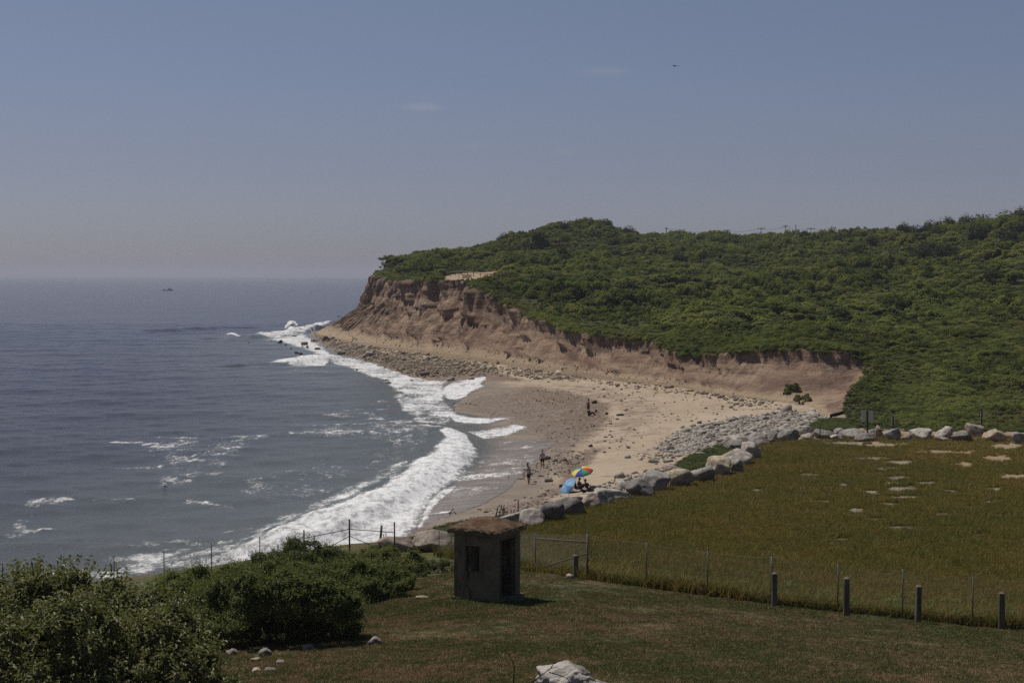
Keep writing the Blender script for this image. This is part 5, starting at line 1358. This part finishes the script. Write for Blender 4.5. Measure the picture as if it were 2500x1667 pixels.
# power line behind the crest
pole_m = plain('pole_timber', (.05, .042, .04), .95, .1, .2); PO = []
for i, (u, v, D, arm, lab) in enumerate([(1627, 556, 600, .6, 'utility pole seen edge on, leftmost on the crest'), (1660, 560, 640, .9, 'short utility pole just right of the leftmost one'), (1752, 562, 640, 1.75, 'utility pole with a wide crossarm and a transformer'), (1858, 556, 640, 1.75, 'utility pole with a wide level crossarm'), (1918, 550, 600, 1.0, 'tallest utility pole with a tilted crossarm'), (1943, 549, 600, 0, 'plain pole without a crossarm'), (1980, 556, 620, 1.75, 'utility pole with a wide crossarm, rightmost on the crest')]):
    top = PY(u, v, D); Hh = 11.0; root = empty('utility_pole', top - [0, 0, Hh])
    mb = MB(); mb.tube([(0, 0, -1), (0, 0, Hh)], [.2, .15], 8); mb.build('pole', pole_m, root, True)
    if arm:
        mb = MB(); mb.box((0, -.2, Hh - .45), (arm * 2, .16, .2), rot=Matrix.Rotation(-.12 if i == 4 else 0, 3, 'Y')); ar = mb.build('crossarm', pole_m, root)
        for dx in (-.92, -.45, .45, .92):
            mb = MB(); mb.tube([(dx * arm, -.2, Hh - .36), (dx * arm, -.2, Hh + .02)], [.07, .05], 6); mb.build('insulator', pole_m, ar)
    if i == 2:
        mb = MB(); mb.tube([(.0, -.4, Hh - 1.7), (.0, -.4, Hh - .8)], .3, 10); mb.build('transformer', pole_m, root, True)
    if i == 4:
        mb = MB(); mb.tube([(.3, -.3, Hh - 3.4), (.9, -.3, Hh - 3.2)], .09, 6); mb.build('bracket', pole_m, root, True)
    tag(root, lab, 'pole', 'utility poles on the crest'); PO.append(top)
mb = MB(); O = PO[0]
seq = [0, 2, 3, 4, 6]
for off in (-.9, .9):
    for a, b in list(zip(seq[:-1], seq[1:])) + [(6, None)]:
        p = PO[a] + [off * .6, 0, -.35]; q = (PO[b] if b is not None else PY(2080, 562, 600)) + [off * .6, 0, -.35]
        mb.tube([p * (1 - s) + q * s + np.array([0, 0, -1.0 * 4 * s * (1 - s)]) - O for s in np.linspace(0, 1, 9)], .03, 4)
o = mb.build('power_line', pole_m, loc=O); tag(o, 'thin overhead wires strung between the crest poles', 'wires')

# ---------------------------------------------------------------- beach umbrellas
def cloth(name, c): return plain(name, c, .8, .15, .06, 4)
def umbrella(name, apex, foot, axis, R, cols, label, sag=.34, pole=True):
    root = empty(name, foot); A = Vector(axis).normalized(); X_ = (Vector((1, 0, 0)) - A * A.x).normalized(); Y_ = A.cross(X_)
    ap = Vector(apex - foot); n = 8; sub = 6; rings = 7
    mats = [cloth('canopy_cloth_%d' % i, c) for i, c in enumerate(cols)]
    vs, fs, mi = [], [], []
    for th_ in (0, -.012):
        k0 = len(vs)
        for j in range(rings + 1):
            q = j / rings
            for k in range(n * sub):
                t = 6.283185 * k / (n * sub); sc_ = 1 - .055 * math.sin(math.pi * (k % sub) / sub) * q
                rr = R * math.sin(q * 1.25) / math.sin(1.25) * sc_; d_ = -R * sag * (1 - math.cos(q * 1.25)) / (1 - math.cos(1.25)) + th_
                vs.append(ap + A * d_ + (X_ * math.cos(t) + Y_ * math.sin(t)) * rr)
        for j in range(rings):
            for k in range(n * sub):
                k2 = (k + 1) % (n * sub); f_ = (k0 + j * n * sub + k, k0 + j * n * sub + k2, k0 + (j + 1) * n * sub + k2, k0 + (j + 1) * n * sub + k)
                fs.append(f_ if th_ == 0 else f_[::-1]); mi.append((k // sub) % len(cols))
    m_ = n * sub; tot = (rings + 1) * m_
    for k in range(m_):
        k2 = (k + 1) % m_; fs.append((rings * m_ + k, rings * m_ + k2, tot + rings * m_ + k2, tot + rings * m_ + k)); mi.append((k // sub) % len(cols))
    me_ = bpy.data.meshes.new('canopy'); me_.from_pydata([tuple(v_) for v_ in vs], [], fs); can = link('canopy', me_, mats, root); me_.polygons.foreach_set('material_index', mi); me_.update()
    ste = plain('umbrella_pole_white', (.55, .55, .53), .4, .4, .05)
    for k in range(n):
        t = 6.283185 * k / n; mb = MB(); mb.tube([ap - A * .03, ap - A * (R * sag * .42 + .03) + (X_ * math.cos(t) + Y_ * math.sin(t)) * R * .66, ap - A * (R * sag + .03) + (X_ * math.cos(t) + Y_ * math.sin(t)) * R * .97], .006, 5); mb.build('rib', ste, can)
    mb = MB(); mb.tube([ap + A * .08, ap - A * (2.0 if pole is True else pole)], .02, 8); mb.build('pole', ste, root, True)
    tag(root, label, 'umbrella', 'beach umbrellas')
def bhit(u, v): return hit(u, v, beach_only)
g = bhit(1420, 1196); sc_px = g[1] / F
ap = np.array([(1421 - 1250) / F * g[1], g[1], 0]); ap[2] = HC + (ray(1421, 1143)[2] / ray(1421, 1143)[1]) * g[1]
umbrella('beach_umbrella', ap, g, (-.20, -.30, 1.0), .93, [(.66, .36, .08), (.66, .58, .10), (.07, .09, .40), (.07, .27, .12), (.68, .62, .12), (.07, .09, .40), (.08, .30, .14), (.46, .06, .06)], 'open rainbow striped beach umbrella with yellow, blue, green and red panels', .36)
g2 = bhit(1384, 1202); ap2 = PY(1380, 1184, g2[1])
umbrella('beach_umbrella', ap2, g2, (-.74, -.30, .56), .92, [(.16, .30, .55), (.22, .42, .66), (.13, .25, .52), (.28, .47, .64)], 'light blue striped beach umbrella lying tipped on its side', .34, .95)

# ---------------------------------------------------------------- people
skin_m = plain('skin', (.38, .22, .16), .6, .3, .08, 5)
def skinned(name, joints, bones, mat, parent, sub=2):
    """a continuous surface grown round a skeleton: joints {name: (co, radius)}"""
    names = list(joints); me_ = bpy.data.meshes.new(name)
    me_.from_pydata([tuple(map(float, joints[k][0])) for k in names], [(names.index(a), names.index(b)) for a, b in bones], [])
    bm = bmesh.new(); bm.from_mesh(me_); lay = bm.verts.layers.skin.verify()
    for i, v_ in enumerate(bm.verts):
        r = joints[names[i]][1]; v_[lay].radius = r if isinstance(r, tuple) else (r, r); v_[lay].use_root = (i == 0)
    bm.to_mesh(me_); bm.free()
    o = link(name, me_, mat, parent); md = o.modifiers.new('skin', 'SKIN'); md.use_smooth_shade = True; md.branch_smoothing = .4
    s_ = o.modifiers.new('smooth', 'SUBSURF'); s_.levels = s_.render_levels = sub
    return o

def person(loc, rz, pose, shirt, short, hair, label, long_legs=False, scale=1.0, hat=None):
    """pose: joint positions in metres, x right, y forward, z up, feet on z = 0"""
    root = empty('person', loc, rz); root.scale = (scale,) * 3
    J = pose; V_ = lambda k: np.array(J[k], float)
    j = {'pelvis': (V_('pelvis'), (.15, .11)), 'waist': (V_('pelvis') * .6 + V_('chest') * .4, (.135, .1)), 'chest': (V_('chest'), (.165, .11)), 'neckb': (V_('neck'), .06), 'jaw': (V_('neck') * .45 + V_('head') * .55, .066), 'head': (V_('head'), (.082, .095)), 'crown': (V_('head') + (V_('head') - V_('neck')) * .36, .07)}
    fwd = np.array(J.get('face', (0, 1, 0)), float)
    j['nose'] = (V_('head') + fwd * .10 - np.array([0, 0, .01]), .016)
    bones = [('pelvis', 'waist'), ('waist', 'chest'), ('chest', 'neckb'), ('neckb', 'jaw'), ('jaw', 'head'), ('head', 'crown'), ('head', 'nose')]
    for s in 'LR':
        j['sh' + s] = (V_('sh' + s), .062); j['el' + s] = (V_('el' + s), .042); j['wr' + s] = (V_('wr' + s), .028)
        d = V_('wr' + s) - V_('el' + s); d /= np.linalg.norm(d); pal = V_('wr' + s) + d * .07; j['pa' + s] = (pal, (.038, .016))
        bones += [('chest', 'sh' + s), ('sh' + s, 'el' + s), ('el' + s, 'wr' + s), ('wr' + s, 'pa' + s)]
        side = np.cross(d, [1, 0, 0]); side /= np.linalg.norm(side)
        for q, (o_, ln) in enumerate([(-.03, .075), (-.01, .088), (.01, .082), (.03, .062)]):
            k1, k2 = 'f%d%s' % (q, s), 'g%d%s' % (q, s); cur = np.array([.02 * (1 if s == 'L' else -1), 0, 0])
            j[k1] = (pal + side * o_ + d * ln * .5, .009); j[k2] = (pal + side * o_ + d * ln + cur, .007); bones += [('pa' + s, k1), (k1, k2)]
        j['th' + s] = (V_('wr' + s) + d * .05 + side * .05, .010); bones += [('wr' + s, 'th' + s)]
        j['hp' + s] = (V_('hp' + s), .095); j['kn' + s] = (V_('kn' + s), .056); j['an' + s] = (V_('an' + s), .036)
        j['cf' + s] = (V_('kn' + s) * .62 + V_('an' + s) * .38, .056)
        j['to' + s] = (V_('to' + s), (.04, .025))
        bones += [('pelvis', 'hp' + s), ('hp' + s, 'kn' + s), ('kn' + s, 'cf' + s), ('cf' + s, 'an' + s), ('an' + s, 'to' + s)]
    skinned('body', j, bones, skin_m, root)
    cs = {'c0': (V_('pelvis') + (V_('chest') - V_('pelvis')) * .05, (.175, .135)), 'c1': (V_('pelvis') * .5 + V_('chest') * .5, (.16, .125)), 'c2': (V_('chest'), (.185, .13)), 'c3': (V_('neck') * .8 + V_('chest') * .2, .075)}
    cb = [('c0', 'c1'), ('c1', 'c2'), ('c2', 'c3')]
    for s in 'LR':
        cs['s' + s] = (V_('sh' + s), .078); cs['e' + s] = (V_('sh' + s) * .4 + V_('el' + s) * .6, .066); cb += [('c2', 's' + s), ('s' + s, 'e' + s)]
    skinned('shirt', cs, cb, shirt, root)
    ls = {'p': (V_('pelvis') + np.array([0, 0, .05]), (.165, .125))}; lb = []
    for s in 'LR':
        ls['h' + s] = (V_('hp' + s), .112); kk = V_('hp' + s) * .2 + V_('kn' + s) * .8
        ls['k' + s] = ((V_('kn' + s), .072) if long_legs else (kk, .095)); lb += [('p', 'h' + s), ('h' + s, 'k' + s)]
        if long_legs: ls['a' + s] = (V_('an' + s), .055); lb += [('k' + s, 'a' + s)]
    skinned('trousers' if long_legs else 'shorts', ls, lb, short, root)
    up = V_('head') - V_('neck'); up /= np.linalg.norm(up)
    skinned('hair', {'a': (V_('head') + up * .055 - fwd * .02, (.086, .092)), 'b': (V_('head') - fwd * .045 - up * .02, (.074, .062)), 'c': (V_('head') + up * .09, .055)}, [('a', 'b'), ('a', 'c')], hair, root)
    if hat:
        mb = MB(); h0 = V_('head') + up * .05; mb.tube([h0, h0 + up * .02, h0 + up * .021, h0 + up * .13], [.17, .155, .105, .085], 16); mb.build('hat', hat, root, True)
    if long_legs:
        for s in 'LR':
            d = V_('to' + s) - V_('an' + s); skinned('shoe', {'a': (V_('an' + s) - d * .15, .052), 'b': (V_('to' + s), (.055, .042))}, [('a', 'b')], SHOE, root, 1)
    tag(root, label, 'person')
    return root
SHOE = plain('black_shoe', (.02, .02, .022), .7, .2, .1)
def stand(lean=0.0, sw=.0, arm=.0, walk=0.0):
    P_ = {'pelvis': (0, 0, .93), 'chest': (0, lean * .5, 1.32), 'neck': (0, lean * .8, 1.48), 'head': (0, lean * 1.0 + .03, 1.63)}
    for s, x in (('L', -1), ('R', 1)):
        P_['sh' + s] = (.185 * x, lean * .62, 1.40); P_['el' + s] = (.235 * x, lean * .6 - .05 + arm * (x < 0), 1.12); P_['wr' + s] = (.235 * x, lean * .8 + .06 + arm * 1.7 * (x < 0), .88)
        q = walk * x
        P_['hp' + s] = (.095 * x, 0, .88); P_['kn' + s] = (.11 * x, .03 + q * .5, .48); P_['an' + s] = (.115 * x, -.02 + q, .08); P_['to' + s] = (.14 * x, .14 + q, .03)
    return P_
grey_shirt = cloth('lavender_grey_shirt', (.44, .42, .48)); grey2 = cloth('taupe_shirt', (.42, .375, .35)); blk = cloth('black_cloth', (.010, .010, .012)); blk2 = cloth('charcoal_cloth', (.018, .018, .022))
hair_b = plain('brown_hair', (.05, .035, .028), .7, .3, .2); hair_g = plain('grey_hair', (.14, .115, .10), .7, .3, .2); jean = cloth('blue_denim', (.055, .075, .15)); maroon = cloth('maroon_cloth', (.10, .022, .022))
p = bhit(1291, 1182); person(p, .55, stand(.16, arm=.12, walk=.13), grey_shirt, blk, hair_b, 'person in grey tee and black shorts leaning forward, nearer of the two walkers')
p = bhit(1324, 1143); person(p, .1, stand(.0, walk=.05), grey2, blk, hair_g, 'person in taupe top and black shorts seen from behind, farther walker by the wash')
p = bhit(1436, 1007); person(p, -.9, stand(.03, walk=.02), maroon, blk, blk2, 'person in dark clothes standing on the upper sand behind a seated one', True)
SIT = {'pelvis': (0, 0, .16), 'chest': (0, -.10, .55), 'neck': (0, -.08, .72), 'head': (0, -.02, .86)}
for s, x in (('L', -1), ('R', 1)):
    SIT.update({'sh' + s: (.185 * x, -.06, .63), 'el' + s: (.25 * x, .10, .40), 'wr' + s: (.16 * x, .33, .42), 'hp' + s: (.1 * x, .05, .14), 'kn' + s: (.14 * x, .46, .44), 'an' + s: (.13 * x, .72, .08), 'to' + s: (.14 * x, .90, .05)})
p = bhit(1438, 1015); person(p, -1.2, SIT, blk2, blk, blk2, 'person in black sitting on the upper sand in front of a standing one', True, 1.12)
# group under the umbrellas
REC = dict(SIT); REC.update({'pelvis': (0, 0, .16), 'chest': (0, -.20, .52), 'neck': (0, -.24, .70), 'head': (0, -.22, .85), 'knL': (-.14, .50, .40), 'knR': (.14, .55, .34), 'anL': (-.13, .88, .10), 'anR': (.14, .95, .10), 'toL': (-.14, .97, .22), 'toR': (.15, 1.05, .22)})
p = bhit(1436, 1199); person(p, -1.45, REC, blk2, jean, hair_b, 'person in a dark top and blue jeans sitting under the rainbow umbrella', True, 1.05)
p = bhit(1416, 1200); person(p + np.array([0, .35, .12]), -1.1, SIT, maroon, blk, hair_b, 'person in maroon sitting in a low beach chair between the two umbrellas', False, 1.0)
def low_chair(loc, rz):
    root = empty('beach_chair', loc, rz); fr_ = plain('chair_tube', (.30, .30, .30), .4, .5, .1)
    mb = MB(); mb.box((0, -.34, .52), (.52, .03, .62), rot=Matrix.Rotation(.38, 3, 'X')); mb.build('backrest', maroon, root)
    mb = MB(); mb.box((0, 0, .20), (.52, .50, .025)); mb.build('seat', maroon, root)
    for sx in (-1, 1):
        mb = MB(); mb.tube([(.28 * sx, -.48, .84), (.28 * sx, -.22, .2), (.28 * sx, .24, .2), (.28 * sx, .30, .0)], .014, 6); mb.tube([(.28 * sx, -.30, .40), (.28 * sx, -.42, .0)], .014, 6); mb.tube([(.28 * sx, -.32, .44), (.28 * sx, .2, .42), (.28 * sx, .24, .2)], .014, 6); mb.build('side_frame', fr_, root, True)
    tag(root, 'low maroon beach chair under the umbrellas', 'chair')
low_chair(bhit(1413, 1200) + np.array([0, .3, 0]), -1.1)
def bag(name, loc, dim, m_, label, strap=True):
    root = empty(name, loc); V, Fc = rock_arrays(int(dim[0] * 1000), 3, 14, .03, 9.0); b_ = link('bag_body', mk_mesh('bag_body', V * np.array(dim), Fc), m_, root); b_.location = (0, 0, dim[2] * .47)
    if strap:
        mb = MB(); mb.tube([(-dim[0] * .3, 0, dim[2] * .9), (-dim[0] * .12, 0, dim[2] * 1.2), (dim[0] * .12, 0, dim[2] * 1.2), (dim[0] * .3, 0, dim[2] * .9)], .015, 6); mb.build('strap', m_, root, True)
    tag(root, label, 'bag', 'bags on the sand')
bag('bag', bhit(1455, 1007), (.34, .26, .46), maroon, 'maroon bag standing on the sand right of the seated person')
bag('bag', bhit(1481, 1012), (.42, .3, .3), blk2, 'small black bag lying farthest right of the group on the upper sand')
bag('bag', bhit(1424, 1203), (.5, .35, .36), blk2, 'black bag on the sand in front of the maroon chair')
bag('bag', bhit(1459, 1196), (.62, .3, .34), cloth('navy_cloth', (.02, .024, .04)), 'dark navy roll bag at the feet of the person in jeans', False)
# driftwood and a bleached log
drift = plain('driftwood', (.17, .13, .105), .95, .1, .3, 5, .02)
for k, (pl, r_, lab) in enumerate([([(1598, 1114), (1618, 1113)], .10, 'short thick driftwood log lying alone on pale sand'), ([(1563, 1124), (1574, 1114), (1590, 1111)], .06, 'forked driftwood branch left of the short log'), ([(1700, 961), (1728, 963)], .16, 'bleached log lying near the foot of the bluff'), ([(1500, 1176), (1506, 1162)], .05, 'upright broken stick among the cobbles by the umbrellas'), ([(1098, 1256), (1106, 1251), (1112, 1255)], .10, 'dark lump of driftwood on the wet sand beyond the hut'), ([(1165, 1244), (1175, 1243)], .05, 'small dark stick on the wet sand above the slat fence')]):
    P_ = [bhit(u, v) for u, v in pl]; O = P_[0].copy(); Q_ = [q - O + np.array([0, 0, r_ * .6]) for q in P_]
    if k == 3: Q_[1] = np.array([.12, 0, .6])
    if k in (1, 4): Q_[1] = Q_[1] + np.array([0, 0, .25])
    mb = MB(); mb.tube(Q_, [r_, r_ * .8, r_ * .55][:len(Q_)], 8); tag(mb.build('driftwood', drift, smooth=True, loc=O), lab, 'driftwood', 'driftwood on the beach')
# ---------------------------------------------------------------- boat and birds
p = PZ(410, 709.5, 0); root = empty('boat', p, .12)
hull = plain('white_hull', (.18, .18, .20), .5, .4, .1); cab = plain('boat_white', (.55, .55, .56), .5, .4, .05)
L_ = 13.0; vs, n = [], 13
for i in range(n):
    s = i / (n - 1); x = (s - .5) * L_; wd_ = 1.7 * (1 - max(0, (s - .55) / .45) ** 2); sh_ = 1.0 + .9 * max(0, (s - .3)) ** 1.5
    for y, z_ in ((-wd_, sh_), (-wd_ * .75, -.4), (0, -.7), (wd_ * .75, -.4), (wd_, sh_)): vs.append((x, y, z_))
fs = [(i * 5 + k, i * 5 + k + 1, i * 5 + k + 6, i * 5 + k + 5) for i in range(n - 1) for k in range(4)] + [(i * 5 + 4, i * 5, i * 5 + 5, i * 5 + 9) for i in range(n - 1)] + [(0, 4, 3, 2, 1)]
MB().add(vs, fs).build('hull', hull, root, True)
mb = MB(); mb.box((2.0, 0, 2.0), (4.0, 2.2, 1.7), taper=.85); mb.box((-5, 0, 1.5), (1.6, 2.4, .8)); mb.build('cabin', cab, root)
mb = MB(); mb.tube([(1, 0, 2.6), (1, 0, 5)], .06, 6); mb.build('mast', cab, root)
tag(root, 'small motor boat far out on the grey sea', 'boat')
bird_m = plain('bird_dark', (.04, .04, .045), .8, .1, .2)
def bird(p, span, rz, label, fly=True):
    root = empty('bird', p, rz)
    mb = MB(); mb.tube([(0, -.42 * span * .5, 0), (0, -.2 * span * .5, .01), (0, .1 * span * .5, .015), (0, .36 * span * .5, .02), (0, .5 * span * .5, .01)], [.01 * span, .05 * span, .07 * span, .04 * span, .008 * span], 8); mb.build('body', bird_m, root, True)
    for sx in (-1, 1):
        mb = MB(); a = span * .5; z1 = .12 * a if fly else 0
        mb.add([(0, .12 * a, .02), (0, -.12 * a, .02), (sx * a * .5, .16 * a, z1), (sx * a * .5, -.08 * a, z1), (sx * a, -.06 * a, z1 * .4), (0, .12 * a, .04), (0, -.12 * a, .035), (sx * a * .5, .16 * a, z1 + .015), (sx * a * .5, -.08 * a, z1 + .012), (sx * a, -.06 * a, z1 * .4 + .006)],
               [(0, 2, 3, 1), (2, 4, 3), (5, 6, 8, 7), (7, 8, 9), (0, 5, 7, 2), (2, 7, 9, 4), (4, 9, 8, 3), (3, 8, 6, 1)]); mb.build('wing', bird_m, root)
    tag(root, label, 'bird')
bird(PY(1648, 162, 150), 1.1, .4, 'dark bird gliding high in the open sky')
bird(PZ(403, 1187, .15), .9, 1.2, 'dark sea bird low over the water among foam streaks')
